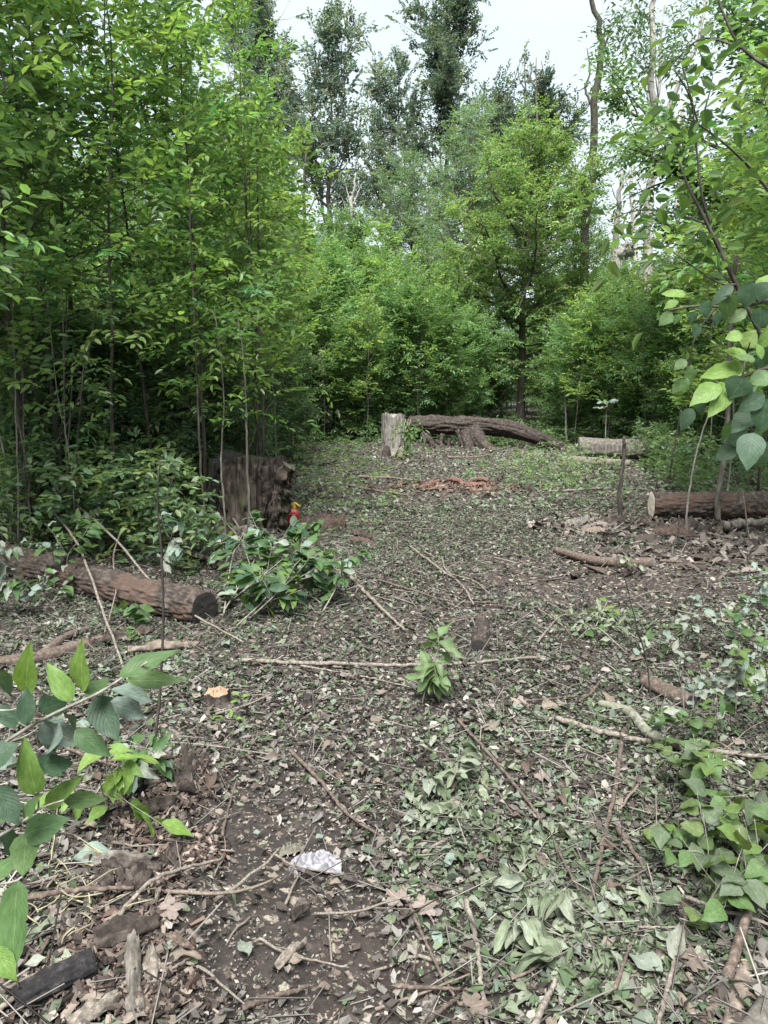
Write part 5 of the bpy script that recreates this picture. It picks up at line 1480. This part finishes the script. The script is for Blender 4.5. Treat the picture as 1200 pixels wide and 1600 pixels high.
# vine on the pale stump
pv = at(628, 700, 15.2)
vn = thing('vine', 'leafy green vine hanging down beside the pale stump', 'plant', (pv[0], pv[1], 0))
rng = np.random.default_rng(680)
for k in range(3):
    P = smoothpath(np.array([at(630 + 3 * k, 712, 15.4), at(628 + 4 * k, 680, 15.3), at(634 + 4 * k, 655, 15.5)]) - np.array(vn.location), 14)
    obj('stem', mesh('vine_stem', *tube(P, .008, 6), mat=BARK_STEM), vn)
O = np.stack([np.array(at(x, y, 15.25)) for x, y in zip(rng.uniform(628, 652, 26), rng.uniform(652, 708, 26))]) - np.array(vn.location)
V, Q, K = sprays(O, rng.normal(0, 1, (26, 3)) * (1, .5, .3) - (0, .3, .6), 0.25, 6, 0.12, 0.06, (0.11, 0.18, 0.06), rng, True, 0.4)
obj('crown', mesh('vine_leaves', V, Q, cols=K, mat=MAT_LEAF, smooth=False), vn, 'stuff')

# ------------------------------------------------------------------ sticks
def stick(label, pts, r, mat=None, seed=0, r1=None, twigs=0, group=None, cat='stick', name='stick'):
    q = []
    for t in pts:
        dz = t[2] if len(t) > 2 else 0.0
        q.append(gpt(t[0], t[1], r * 0.7 + 0.026 + dz))
    return pole(name, label, q, r, r1 or r * 0.55, mat or BARK_STICK, cat, group, seed, twigs, 8 + 8 * len(pts))


STICKS = [
    ('long straight grey stick lying across the path', [(378, 1028), (520, 1031), (680, 1028), (850, 1022)], .014, BARK_STICK, 1),
    ('thinner stick just under the long straight one', [(470, 1034), (560, 1046), (640, 1058)], .006, BARK_STICK, 0),
    ('grey stick leaning out of the corner plants across the soil', [(868, 1118), (960, 1148), (1060, 1172), (1200, 1192), (1300, 1208)], .015, BARK_STICK, 2),
    ('upright-running stick under the leaning grey stick', [(974, 1140), (962, 1230), (940, 1320), (922, 1400)], .011, BARK_BROWN, 1),
    ('speckled grey stick pointing at the lower edge', [(1076, 1415), (1062, 1480), (1040, 1545), (1018, 1640)], .0095, BARK_STICK, 1),
    ('curved dark stick on the bare soil below the path', [(452, 1165), (500, 1212), (545, 1262), (625, 1312)], .009, BARK_BROWN, 1),
    ('bent brown stick along the leaf drift', [(715, 1112), (760, 1165), (820, 1240), (860, 1300), (905, 1380)], .008, BARK_BROWN, 2),
    ('brown stick slanting beside the corner plants', [(965, 1295), (990, 1325), (1020, 1368)], .010, BARK_BROWN, 0),
    ('thin dark stick running below the pale maple leaves', [(640, 1395), (665, 1450), (700, 1520), (720, 1555)], .006, BARK_BROWN, 1),
    ('stick beside the pale maple leaves pointing to the lower edge', [(728, 1388), (745, 1450), (752, 1520), (762, 1590)], .009, BARK_STICK, 0),
    ('thick stub of stick at the lower edge', [(825, 1620), (850, 1560), (870, 1520)], .011, BARK_STICK, 0),
    ('short stick on dark soil below the grey plastic', [(378, 1560), (430, 1540), (482, 1522)], .009, BARK_BROWN, 0),
    ('thin twig curving on dark soil', [(405, 1465), (450, 1482), (545, 1492)], .0045, BARK_STICK, 1),
    ('pale twig under the grey plastic scrap', [(430, 1325), (460, 1340), (528, 1348)], .0045, WOOD_TAN, 0),
    ('long bent grey stick crossing the rotten mound', [(-60, 1592), (60, 1545), (150, 1500), (240, 1425, .04), (348, 1356, .02)], .009, BARK_STICK, 2),
    ('second pale stick below the long bent one', [(-40, 1620), (20, 1580), (70, 1540)], .009, BARK_STICK, 0),
    ('straight dark stick lying on dry straw', [(48, 1434, .03), (130, 1436, .03), (212, 1434, .03)], .010, BARK_BROWN, 0),
    ('thin pale stick with a kink near the black hollow log', [(135, 1602), (210, 1550), (260, 1522), (308, 1500)], .005, WOOD_TAN, 0),
    ('short pale twig near the kinked stick', [(215, 1585), (260, 1535), (310, 1498)], .006, WOOD_TAN, 0),
    ('thin stick running off the mound toward the path', [(60, 1190), (150, 1182), (280, 1178), (440, 1174)], .0055, BARK_STICK, 2),
    ('short dark stick on the rotten mound', [(105, 1182, .03), (150, 1212, .02), (188, 1234)], .008, BARK_BROWN, 0),
    ('long thin pole leaning off the log to the ground', [(110, 850, .40), (180, 905, .26), (260, 955, .08), (380, 1004)], .011, BARK_STICK, 1),
    ('pale bent pole crossing over the log', [(-20, 800, .42), (60, 838, .34), (120, 905, .26), (170, 1000, .08), (205, 1075)], .012, BARK_STICK, 1),
    ('crooked pale vine looping in front of the log', [(195, 880, .28), (180, 915, .16), (183, 950, .10), (160, 1005)], .008, WOOD_TAN, 0),
    ('pale broken pole leaning toward the big stump', [(265, 790, .15), (290, 840, .05), (310, 868)], .022, BARK_PALE, 0),
    ('long grey pole sloping down to the foot of the big stump', [(130, 695, .1), (230, 730, .3), (320, 800, .25), (396, 858)], .018, BARK_STEM, 1),
    ('thin grey pole below the sloping one', [(300, 795, .15), (345, 830, .1), (392, 868)], .010, BARK_STEM, 0),
    ('dark stub of branch behind the blackened log end', [(290, 878, .02), (320, 886, .02), (352, 898)], .03, BARK_ROT, 0),
    ('twisted root-like stick at the top of the path', [(640, 845), (690, 890), (720, 915), (740, 945)], .012, BARK_STICK, 2),
    ('forked thin stick beside the twisted one', [(690, 868), (700, 895), (740, 910), (765, 930)], .008, BARK_STICK, 1),
    ('stick lying flat below the twisted one', [(590, 905), (650, 922), (700, 938), (780, 942)], .010, BARK_BROWN, 0),
    ('stub of stick at the path side of the brush heap', [(548, 905), (585, 940), (632, 975)], .016, BARK_STICK, 0),
    ('thin twig trailing from the brush heap', [(430, 1012), (470, 998), (498, 966, .02)], .005, BARK_DARK, 0),
    ('pale stick on the far debris', [(560, 752), (600, 752), (652, 756)], .022, WOOD_TAN, 0),
    ('second pale stick on the far debris', [(545, 764), (600, 772), (640, 776)], .018, WOOD_TAN, 0),
    ('thin bleached stick before the fallen trunk', [(700, 720), (740, 718), (770, 715)], .02, WOOD_TAN, 0),
    ('bleached stick lying near the leaning post', [(862, 778), (910, 776), (940, 774)], .02, BARK_STICK, 0),
    ('grey stick by the grey branch log', [(1030, 890), (1060, 892), (1102, 894)], .014, BARK_BROWN, 1),
    ('pale long stick in front of the fresh-cut log', [(1105, 838), (1140, 848), (1175, 860)], .014, WOOD_TAN, 0),
    ('thick grey bough under the fresh-cut log at the edge', [(1130, 836, .03), (1170, 832, .03), (1260, 836, .03)], .055, BARK, 0),
    ('dark stick across the right-hand debris', [(840, 1000), (870, 965), (890, 955)], .008, BARK_STICK, 0),
    ('thin curved stem arching by the wilting branch', [(840, 950), (880, 975), (900, 1000)], .006, WOOD_TAN, 0),
    ('pale twig crossing the lower leaf drift', [(800, 1510), (840, 1490), (900, 1440)], .005, WOOD_TAN, 0),
    ('thin dark stick in the lower drift', [(960, 1540), (975, 1500), (985, 1470)], .006, BARK_BROWN, 0),
    ('grey thin stick crossing above the peeled pole', [(1070, 1405, .02), (1130, 1440, .04), (1200, 1472, .06), (1260, 1500, .05)], .007, BARK_STICK, 1),
    ('thin horizontal twig below the corner plants', [(1000, 1442), (1040, 1444), (1078, 1446)], .004, WOOD_TAN, 0),
    ('dark twig lying at the bottom edge of the path', [(610, 1520), (680, 1524), (740, 1530)], .007, BARK_BROWN, 1),
    ('stick slanting at the bottom edge', [(640, 1600), (690, 1560), (720, 1540)], .007, BARK_BROWN, 0),
    ('horizontal twig above the leaf drift', [(810, 1092), (860, 1090), (905, 1086)], .006, BARK_BROWN, 0),
    ('twig beside the dark-ended short log', [(905, 1095), (925, 1080), (938, 1065)], .008, BARK_BROWN, 0),
]
for k, (lab, pts, r, m, tw) in enumerate(STICKS):
    stick(lab, pts, r, m, 700 + k, None, tw)
rng = np.random.default_rng(760)
tw_meshes = []
for k in range(10):
    c = curve((0, 0, 0), (1, 0, 0), 1.0, 9, rng, 0, 0.14)
    c[:, 2] *= 0.25
    tw_meshes.append(mesh('twig_shape', *tube(c, np.linspace(.022, .010, 9), 6), mat=(BARK_STICK, BARK_BROWN, WOOD_TAN, BARK_STICK, BARK_ROT)[k % 5]))
for k in range(190):
    y = 1.8 + 8 * rng.uniform() ** 1.5
    x = rng.uniform(-0.5, 0.5) * (y * 0.95 + 0.3)
    L = rng.uniform(0.07, 0.30) * (1 + y * 0.10)
    o = obj('twig_litter', tw_meshes[k % 10])
    o.location = (x, y, float(gh(x, y)) + 0.018)
    o.rotation_euler = (rng.uniform(0, 6), rng.normal(0, .06), rng.uniform(0, 6.3))
    o.scale = (L, L * rng.uniform(.6, 1.1), L * rng.uniform(.6, 1.1))
    tag(o, 'small loose broken twig lying on the leaf litter', 'twig', 'loose twigs on the litter')

# ------------------------------------------------------------------ bark debris, rotten mound, black hollow log
def chip(label, a, b, w, t, mat, seed, dz=0.02, cat='bark piece', name='bark_piece', tilt=0.0, dz2=None):
    p, q = gpt(*a, dz), gpt(*b, dz if dz2 is None else dz2)
    o = thing(name, label, cat, p)
    mid = (p + q) / 2 + np.array((0, 0, 0.012))
    slab(o, 'slab', [p * 0, mid - p, q - p], [w * .6, w * .85, w * .3], t * .7, mat, seed, 30, face=(tilt, -0.35, 1))
    return o


CH = [('long upright strip of grey bark by the black hollow log', (212, 1592), (206, 1465), .030, .022, BARK, .04), ('second narrow bark strip beside the long upright one', (240, 1555), (236, 1500), .022, .02, BARK_STICK, .03), ('curled bark strip slanting below the black hollow log', (225, 1600), (258, 1560), .016, .016, BARK_ROT, .02),
      ('splintered plank under the black hollow log', (110, 1610), (185, 1568), .032, .025, BARK_STICK, .03), ('dark broken slab above the black hollow log', (150, 1500), (250, 1470), .05, .03, BARK_ROT, .05), ('brown wedge of rotten wood in the mound', (205, 1430), (235, 1395), .05, .035, BARK_ROT, .04),
      ('long ridge of rotten wood across the mound', (165, 1385), (255, 1388), .028, .03, BARK_ROT, .05), ('upper ridge of rotten wood across the mound', (150, 1372), (240, 1370), .02, .025, BARK, .05), ('upright bark shard in the mound', (172, 1425), (165, 1380), .025, .02, BARK_ROT, .04), ('leaning bark shard in the mound', (195, 1420), (182, 1385), .016, .018, BARK_LOG, .05),
      ('slab at the mound edge toward the path', (262, 1370), (285, 1320), .03, .03, BARK_ROT, .03), ('curved dark bark piece lying on the soil past the mound', (245, 1480), (305, 1490), .014, .02, BARK_BROWN, .02), ('tall crumbling lump of rotten wood at the mound top', (285, 1260), (298, 1190), .06, .05, BARK_ROT, .05), ('reddish crumbling lump beside the tall one', (300, 1240), (325, 1200), .045, .04, BARK_LOG, .03),
      ('red-brown flake below the crumbling lump', (270, 1310), (300, 1290), .04, .03, BARK_LOG, .03), ('brown plank end left of the mound', (215, 1300), (275, 1275), .03, .03, BARK_ROT, .04), ('short dark stub lying under the grey plastic', (455, 1425), (485, 1408), .014, .026, BARK_ROT, .03), ('curled bark chip on the dark soil', (430, 1500), (478, 1460), .02, .02, BARK_STICK, .03),
      ('bark piece under the white end of the fresh-cut log', (1000, 826), (1050, 838), .10, .05, BARK_ROT, .05), ('long bark sliver below the fresh-cut log', (1020, 838), (1080, 842), .06, .05, BARK_LOG, .05), ('bark slab by the upright stub', (930, 828), (990, 826), .08, .05, BARK_ROT, .05), ('flat bark slab in front of the upright stub', (880, 824), (935, 826), .09, .05, BARK, .04),
      ('pale bark chip below the upright stub', (915, 838), (945, 842), .06, .04, WOOD_TAN, .04), ('dark slab lying under the fresh-cut log', (1050, 828), (1110, 832), .09, .06, BARK_ROT, .04), ('thin bark strip near the dark twig', (1085, 850), (1130, 858), .03, .03, BARK_STICK, .03), ('bark strip at the edge below the fresh-cut log', (1140, 862), (1195, 858), .06, .04, BARK_ROT, .03),
      ('flat brown strip under the small forked log', (200, 1018), (310, 1006), .035, .03, WOOD_TAN, .03), ('brown bark slab below the black log end', (140, 1010), (240, 985), .05, .04, BARK_LOG, .04), ('bark lump at the foot of the brush heap', (552, 830), (580, 838), .06, .05, BARK_ROT, .04), ('dark bark flake on the far path', (548, 842), (590, 848), .05, .04, BARK_LOG, .03)]
for k, (lab, a, b, w, t, m, dz) in enumerate(CH):
    chip(lab, a, b, w, t, m, 800 + k, dz)
a, b = gpt(70, 1560, .05), gpt(150, 1528, .06)
hl = log('hollow_shade_log', 'short black log end painted with the shade of a hollow in the rotten mound', [a - (b - a) * .5 - (0, 0, .03), a - (0, 0, .022), b - (0, 0, .02)], [0.036, 0.04, 0.037], WOOD_SHADE, None, CUT_DARK, 840, 44, 60, 0.25, 0.35, along=3.0)  # black colour stands in for the shaded hollow under a log

# dry straw stems
rng = np.random.default_rng(850)
sp = thing('straw_tuft', 'tangle of pale dry straw stems beside the close leafy branch', 'dry grass', gpt(125, 1420))
B0 = np.array(sp.location)
for k in range(40):
    x, y = rng.uniform(60, 190), rng.uniform(1350, 1500)
    an = rng.uniform(0, 6.28)
    p = gpt(x, y, rng.uniform(.01, .06))
    d = np.array((math.cos(an), math.sin(an), rng.uniform(-.1, .35)))
    c = curve(p - B0, d, rng.uniform(.06, .2), 6, rng, -.5, .2)
    obj('straw', mesh('straw', *tube(c, np.linspace(.0028, .0018, 6), 5), mat=None), sp)
MAT_STRAW = mat_plain('dry_straw', (0.17, 0.155, 0.095), 0.6, 0.35, 30)
for o in sp.children:
    o.data.materials.append(MAT_STRAW)

# ------------------------------------------------------------------ crumpled plastic scrap
MAT_PLASTIC = mat_plain('crumpled_pale_plastic', (0.165, 0.16, 0.175), 0.45, 0.5, 60, 0.4)
MAT_PL2 = mat_plain('dirty_cloth', (0.095, 0.09, 0.068), 0.7, 0.3, 40)


def crumple(name, label, px, py, sx, sy, h, mat, seed, rz=0.0):
    n, m = 38, 30
    u, v = np.meshgrid(np.linspace(-1, 1, n), np.linspace(-1, 1, m))
    r = np.sqrt(u ** 2 + v ** 2)
    edge = 1 + 0.45 * (vnoise(np.stack((u * 1.4, v * 1.4, 0 * u), -1), seed) - 0.5)
    x, y = u * sx * edge, v * sy * edge * (1 - 0.35 * u * u)
    f = np.abs(2 * vnoise(np.stack((u * 3.2, v * 3.2, 0 * u + 3), -1), seed + 1) - 1) + 0.5 * np.abs(2 * vnoise(np.stack((u * 7, v * 7, 0 * u), -1), seed + 2) - 1)
    z = h * np.clip(1 - r ** 2 * 0.55, 0, 1) * (0.3 + f) + 0.006
    V = np.stack((x, y, z), -1).reshape(-1, 3)
    i = np.arange(m - 1)[:, None] * n
    j = np.arange(n - 1)[None]
    Q = np.stack((i + j, i + j + 1, i + n + j + 1, i + n + j), -1).reshape(-1, 4)
    o = obj(name, mesh(name, V, Q, mat=mat))
    o.location = tuple(gpt(px, py, 0.0))
    o.rotation_euler = (0, 0, rz)
    return tag(o, label, 'litter')


crumple('plastic_scrap', 'crumpled pale grey plastic scrap on the dark soil', 497, 1326, .085, .06, .032, MAT_PLASTIC, 860, -0.1)
crumple('cloth_scrap', 'dirty olive rolled scrap touching the pale grey plastic', 455, 1312, .045, .022, .03, MAT_PL2, 863, 0.3)

# ------------------------------------------------------------------ leaf litter
def blob(x, y, items):
    r = np.zeros_like(x)
    for px, py, rx, ry, w in items:
        p = gp(px, py)
        r = r + w * np.exp(-(((x - p[0]) / rx) ** 2 + ((y - p[1]) / ry) ** 2))
    return r


GREEN = [(700, 1230, .16, .30, 1.2), (790, 1330, .3, .3, .9), (860, 1420, .35, .3, .9), (900, 1120, .35, .35, .7), (1060, 1120, .5, .5, .9), (1100, 1300, .4, .4, .8), (960, 1480, .35, .3, .6), (740, 1140, .25, .3, .7), (440, 960, .45, .6, .9), (250, 1000, .6, .5, .5), (860, 760, 1.6, 2.2, 1.0),
         (520, 790, 1.2, 2.0, .8), (630, 850, 1.0, 1.4, .5), (930, 960, .5, .5, .6), (60, 950, 1.0, .7, .8), (780, 820, 1.5, 1.5, .5), (150, 1060, .5, .4, .4), (1150, 980, .8, .6, .6), (900, 700, 2, 1.2, .3)]
BARE = [(470, 1360, .30, .35, .45), (560, 1480, .3, .2, .35), (430, 1270, .22, .30, .9), (380, 1500, .35, .22, .75), (470, 1440, .25, .2, .6), (1000, 925, .9, .55, .9), (640, 1050, .3, .4, .3), (300, 1300, .3, .3, .5), (620, 1130, .2, .3, .35), (710, 1090, .2, .2, .5), (880, 1060, .25, .3, .4), (700, 960, .6, .5, .25), (1120, 880, 1, .5, .6), (830, 900, .8, .5, .4)]


def scatter(n, y0, y1, pw, rng, margin=0.7, bw=0.88):
    y = y0 + (y1 - y0) * rng.uniform(0, 1, n) ** pw
    x = rng.uniform(-1, 1, n) * (0.52 * y + margin)
    g = np.clip(blob(x, y, GREEN), 0, 1.2)
    b = np.clip(blob(x, y, BARE), 0, 1)
    keep = rng.uniform(0, 1, n) < np.clip((0.80 - bw * b + 0.25 * g) * (0.45 + 0.9 * n2(x, y, 2.2, 31)), 0.05, 1)
    return x[keep], y[keep], g[keep], b[keep]


PAL_DRY = np.array(((0.29, 0.25, 0.215), (0.25, 0.215, 0.185), (0.18, 0.148, 0.125), (0.11, 0.085, 0.07), (0.36, 0.32, 0.28), (0.075, 0.056, 0.047), (0.23, 0.207, 0.18), (0.15, 0.115, 0.095)))
PAL_DRY = np.concatenate((PAL_DRY * (0.53, 0.55, 0.56), ((0.30, 0.27, 0.235), (0.22, 0.20, 0.175))))
PAL_GRN = 0.62 * np.array(((0.22, 0.265, 0.17), (0.17, 0.22, 0.12), (0.25, 0.28, 0.20), (0.12, 0.18, 0.075), (0.19, 0.25, 0.18), (0.25, 0.27, 0.19), (0.12, 0.19, 0.09), (0.10, 0.155, 0.07)))


def litter(name, n, y0, y1, pw, size, kind, seed, gboost=0.0, grow=0.0):
    rng = np.random.default_rng(seed)
    x, y, g, b = scatter(n, y0, y1, pw, rng, bw=0.35 if size[1] < 0.02 else 0.75)
    m = len(x)
    isg = rng.uniform(0, 1, m) < np.clip(0.30 + gboost + 0.6 * g - 0.36 * b, 0.04, 0.92)
    K = np.where(isg[:, None], PAL_GRN[rng.integers(0, len(PAL_GRN), m)], PAL_DRY[rng.integers(0, len(PAL_DRY), m)]) * rng.uniform(0.5, 1.2, (m, 1))
    az = rng.uniform(0, 6.283, m)
    pit = rng.normal(0.0, 0.28, m)
    D = np.stack((np.cos(az) * np.cos(pit), np.sin(az) * np.cos(pit), np.sin(pit)), -1)
    Nn = nrm(np.stack((rng.normal(0, .38, m), rng.normal(0, .38, m), np.ones(m)), -1))
    L = rng.uniform(size[0], size[1], m) * (1 + grow * (y - y0))
    P = np.stack((x, y, gh(x, y) + rng.uniform(0.006, 0.022, m)), -1) - D * (L * 0.5)[:, None] * (1, 1, 0) + (0, 0, 1) * (np.maximum(0, -D[:, 2]) * L)[:, None]
    if kind == 'twig':
        K = PAL_DRY[rng.integers(0, len(PAL_DRY), m)] * rng.uniform(0.6, 1.3, (m, 1))
        V = []
        r = L * 0.012 + 0.0007
        S = nrm(np.cross(D, (0, 0, 1.0)))
        U = np.cross(S, D)
        for e in (0, 1):
            for a in (0, 2.094, 4.189):
                V.append(P + D * (L * e)[:, None] + (S * math.cos(a) + U * math.sin(a)) * r[:, None])
        V = np.stack(V, 1).reshape(-1, 3)
        q = np.array(((0, 1, 4, 3), (1, 2, 5, 4), (2, 0, 3, 5)))
        Q = (np.arange(m)[:, None, None] * 6 + q[None]).reshape(-1, 4)
        me = mesh(name, V, Q, cols=np.repeat(K * 0.8, 6, 0), mat=MAT_DRY)
    else:
        W = L * rng.uniform(0.32, 0.75, m)
        V, Q, KK = leaves(P, D, Nn, L, W, K, kind == 'leaf', rng.uniform(-0.2, 0.6, m), rng.uniform(-0.4, 0.5, m))
        nv_ = len(V) // m
        V = V + (rng.normal(0, 1, V.shape) * np.repeat(L, nv_)[:, None] * 0.06)
        me = mesh(name, V, Q, cols=KK, mat=MAT_DRY, smooth=False)
    o = obj(name, me, kind='stuff')
    return o


tag(litter('leaf_litter', 40000, 1.6, 4.2, 1.1, (0.010, 0.052), 'leaf', 900, 0.04), 'small crumbled leaf litter covering the near ground', 'leaf litter')
tag(litter('leaf_crumbs', 90000, 1.6, 5.0, 1.1, (0.004, 0.016), 'chip', 901), 'fine leaf crumbs and chips on the near soil', 'leaf litter')
tag(litter('leaf_litter', 60000, 4.0, 10.0, 1.0, (0.014, 0.052), 'leaf', 902, 0.12), 'leaf litter covering the middle of the clearing', 'leaf litter')
tag(litter('leaf_litter', 46000, 9.0, 24.0, 0.9, (0.03, 0.10), 'chip', 903, 0.18), 'pale leafy debris covering the far clearing', 'leaf litter')
def crumbs(name, label, centers, n, size, pal, seed):
    rng = np.random.default_rng(seed)
    c = rng.integers(0, len(centers), n)
    cen = np.array([np.append(gp(a, b)[:2], (rx, ry)) for a, b, rx, ry in centers])[c]
    x, y = cen[:, 0] + rng.normal(0, 1, n) * cen[:, 2], cen[:, 1] + rng.normal(0, 1, n) * cen[:, 3]
    L = rng.uniform(*size, n) * rng.uniform(.5, 1, n)
    az, pit = rng.uniform(0, 6.283, n), rng.normal(0, .4, n)
    D = np.stack((np.cos(az) * np.cos(pit), np.sin(az) * np.cos(pit), np.sin(pit)), -1)
    S = nrm(np.cross(D, rng.normal(0, .5, (n, 3)) + (0, 0, 1.0)))
    U = np.cross(S, D)
    P = np.stack((x, y, gh(x, y) + rng.uniform(.004, .035, n)), -1)
    W, H = L * rng.uniform(.18, .5, n), L * rng.uniform(.08, .2, n)
    V = []
    for e, f, g in ((-.5, -.5, -.5), (.5, -.35, -.5), (.5, .35, -.5), (-.5, .5, -.5), (-.45, -.4, .5), (.4, -.3, .5), (.42, .25, .5), (-.4, .42, .5)):
        V.append(P + D * (L * e)[:, None] + S * (W * f)[:, None] + U * (H * g)[:, None] + rng.normal(0, .06, (n, 3)) * L[:, None])
    V = np.stack(V, 1).reshape(-1, 3)
    q = np.array(((3, 2, 1, 0), (4, 5, 6, 7), (0, 1, 5, 4), (1, 2, 6, 5), (2, 3, 7, 6), (3, 0, 4, 7)))
    Q = (np.arange(n)[:, None, None] * 8 + q[None]).reshape(-1, 4)
    K = np.array(pal)[rng.integers(0, len(pal), n)] * rng.uniform(.6, 1.3, (n, 1))
    return tag(obj(name, mesh(name, V, Q, cols=np.repeat(K, 8, 0), mat=MAT_DRY, smooth=False), kind='stuff'), label, 'wood debris')


crumbs('wood_crumbs', 'crumbled rotten wood bits heaped over the mound', ((290, 1240, .05, .09), (230, 1300, .06, .06), (210, 1400, .07, .05), (190, 1480, .08, .05), (230, 1560, .07, .05), (300, 1330, .05, .06), (120, 1540, .08, .05)), 4800, (.008, .06),
       ((0.10, 0.075, 0.06), (0.06, 0.044, 0.036), (0.16, 0.125, 0.10), (0.035, 0.027, 0.023), (0.13, 0.085, 0.065), (0.24, 0.19, 0.15)), 905)
crumbs('bark_debris', 'broken bark and wood debris lying under the fresh-cut log', ((1010, 828, .5, .3), (1090, 838, .5, .35), (1170, 860, .5, .4), (930, 828, .4, .25), (1060, 880, .6, .4)), 1100, (.03, .20),
       ((0.075, 0.058, 0.048), (0.045, 0.035, 0.029), (0.13, 0.108, 0.09), (0.10, 0.08, 0.066), (0.20, 0.17, 0.145)), 906)
crumbs('red_wood_crumbs', 'red rotten wood crumbs spread over the far clearing', ((690, 762, .45, .35), (745, 766, .35, .3)), 900, (.03, .14), ((0.13, 0.07, 0.052), (0.18, 0.105, 0.08), (0.08, 0.046, 0.038)), 907)
tag(litter('twig_debris', 14000, 1.6, 12.0, 1.3, (0.03, 0.20), 'twig', 904), 'fine broken twig debris scattered over the ground', 'twig debris')

# larger fallen leaves, one by one
rng = np.random.default_rng(910)
lab_of = {'tan': 'dry tan fallen leaf lying on the litter', 'wilt': 'wilted green fallen leaf lying in the leaf drift', 'grey': 'pale grey-green fallen leaf lying on the litter', 'lobe': 'dry lobed fallen leaf lying on the litter'}
cnt = 0
while cnt < 290:
    x_, y_, g_, b_ = scatter(40, 1.75, 4.6, 1.25, rng, 0.1)
    for x, y, g in zip(x_, y_, g_):
        u = rng.uniform()
        kind = ('wilt' if u < .55 else 'grey' if u < .8 else 'tan') if rng.uniform() < 0.15 + 0.75 * g else ('tan' if u < .72 else 'lobe' if u < .84 else 'grey')
        me = {'tan': LT, 'wilt': LW, 'grey': LG, 'lobe': LL}[kind]
        me = me[int(rng.integers(len(me)))]
        L = rng.uniform(0.045, 0.10)
        an = rng.uniform(0, 6.283)
        d = np.array((math.cos(an), math.sin(an), rng.uniform(-.02, .25)))
        o = leaf_obj(me, np.array((x, y, float(gh(x, y)) + 0.024)), d, np.array((rng.normal(0, .3), rng.normal(0, .3), 1)), L, L * rng.uniform(.8, 1.2), None, 'fallen_leaf')
        tag(o, lab_of[kind], 'leaf', {'tan': 'dry tan leaves', 'wilt': 'wilted green leaves', 'grey': 'pale grey-green leaves', 'lobe': 'dry lobed leaves'}[kind])
        cnt += 1
        if cnt >= 290:
            break
for lab, px, py, L, an, me in (('large pale pinkish lobed leaf below the grey plastic', 668, 1398, .10, .5, LL[3]), ('pale lobed leaf just beside the large pinkish one', 618, 1388, .10, 2.4, LL[0]), ('cream lobed leaf by the long bent stick', 272, 1445, .10, .4, LL[3]),
                               ('teal-grey broad leaf near the straw', 150, 1352, .15, .3, LG[1]), ('pale green flat leaf at the lower drift', 1005, 1500, .13, 2.2, LG[0]), ('broad pale leaf next to the flat one in the lower drift', 1055, 1480, .12, 1.2, LG[2]), ('big lobed pale leaf under the speckled stick', 1085, 1500, .10, .2, LL[2]),
                               ('dark green leaf at the centre of the lower drift', 800, 1432, .09, .3, LD[1]), ('small teal leaf lying on dark soil', 402, 1295, .035, .3, LG[1]), ('small teal leaf above the grey plastic', 500, 1300, .04, .8, LG[1]), ('pale folded leaf at the bottom edge', 220, 1590, .1, .8, LT[3]),
                               ('grey-green leaf on dark soil near the bottom', 382, 1482, .08, 2.0, LG[0]), ('large drab lobed leaf at the bottom edge of the path', 745, 1560, .10, .2, LL[2]), ('pale leaf lying on bark near the straw', 60, 1530, .07, .2, LG[2]), ('second pale leaf on bark near the straw', 62, 1570, .07, .1, LG[0])):
    p = gpt(px, py, .035)
    o = leaf_obj(me, p - np.array((math.cos(an), math.sin(an), 0)) * L * .5, (math.cos(an), math.sin(an), .06), (0.05, -.15, 1), L, L, None, 'fallen_leaf')
    tag(o, lab, 'leaf')

# ------------------------------------------------------------------ undergrowth
def undergrowth(name, label, n, fn, ll, lw, base, seed, k=6, tl=0.2, hi=False, tall=0.45):
    rng = np.random.default_rng(seed)
    x, y = fn(rng, n)
    h = rng.uniform(0.03, tall, n) ** 1.2
    O = np.stack((x, y, gh(x, y) + h), -1)
    D = np.stack((rng.normal(0, 1, n), rng.normal(0, 1, n), rng.uniform(-.1, .8, n)), -1)
    V, Q, K = sprays(O, D, tl, k, ll, lw, base, rng, hi, 0.3)
    o = obj(name, mesh(name, V, Q, cols=K, mat=MAT_LEAF, smooth=False), kind='stuff')
    return tag(o, label, 'undergrowth')


def left_zone(rng, n):
    y = rng.uniform(6.3, 24, n)
    e = -1.55 - 0.04 * y + 0.35 * np.sin(y * 1.3)
    x = e - rng.exponential(1.5, n) - rng.uniform(0, 3, n) * (y > 9)
    return x, y


def right_zone(rng, n):
    y = rng.uniform(9.5, 22, n)
    return 3.6 + 0.22 * (y - 9) + rng.exponential(1.6, n), y


def far_zone(rng, n):
    x = rng.uniform(-9, 13, n)
    y = 19.2 + rng.exponential(2.2, n) + 0.3 * np.sin(x * 1.7)
    return x, y


def mid_zone(rng, n):
    c = rng.integers(0, 7, n)
    cx = np.array([gp(*q)[0] for q in ((860, 765), (505, 775), (500, 730), (900, 735), (560, 700), (470, 705), (840, 745))])[c]
    cyy = np.array([gp(*q)[1] for q in ((860, 765), (505, 775), (500, 730), (900, 735), (560, 700), (470, 705), (840, 745))])[c]
    return cx + rng.normal(0, .55, n), cyy + rng.normal(0, .9, n)


undergrowth('undergrowth', 'dim leafy undergrowth on the floor of the thicket', 8500, left_zone, 0.085, 0.042, (0.105, 0.170, 0.070), 920, hi=True, tall=0.95)
undergrowth('undergrowth', 'leafy undergrowth along the edge behind the fresh-cut log', 2400, right_zone, 0.09, 0.045, (0.085, 0.145, 0.055), 921, tall=0.8)
undergrowth('undergrowth', 'low green undergrowth along the far edge of the clearing', 5000, far_zone, 0.11, 0.055, (0.085, 0.150, 0.055), 922)
O_ = undergrowth('ground_cover', 'patches of low pale green ground cover in the clearing', 800, mid_zone, 0.07, 0.036, (0.13, 0.20, 0.08), 923)
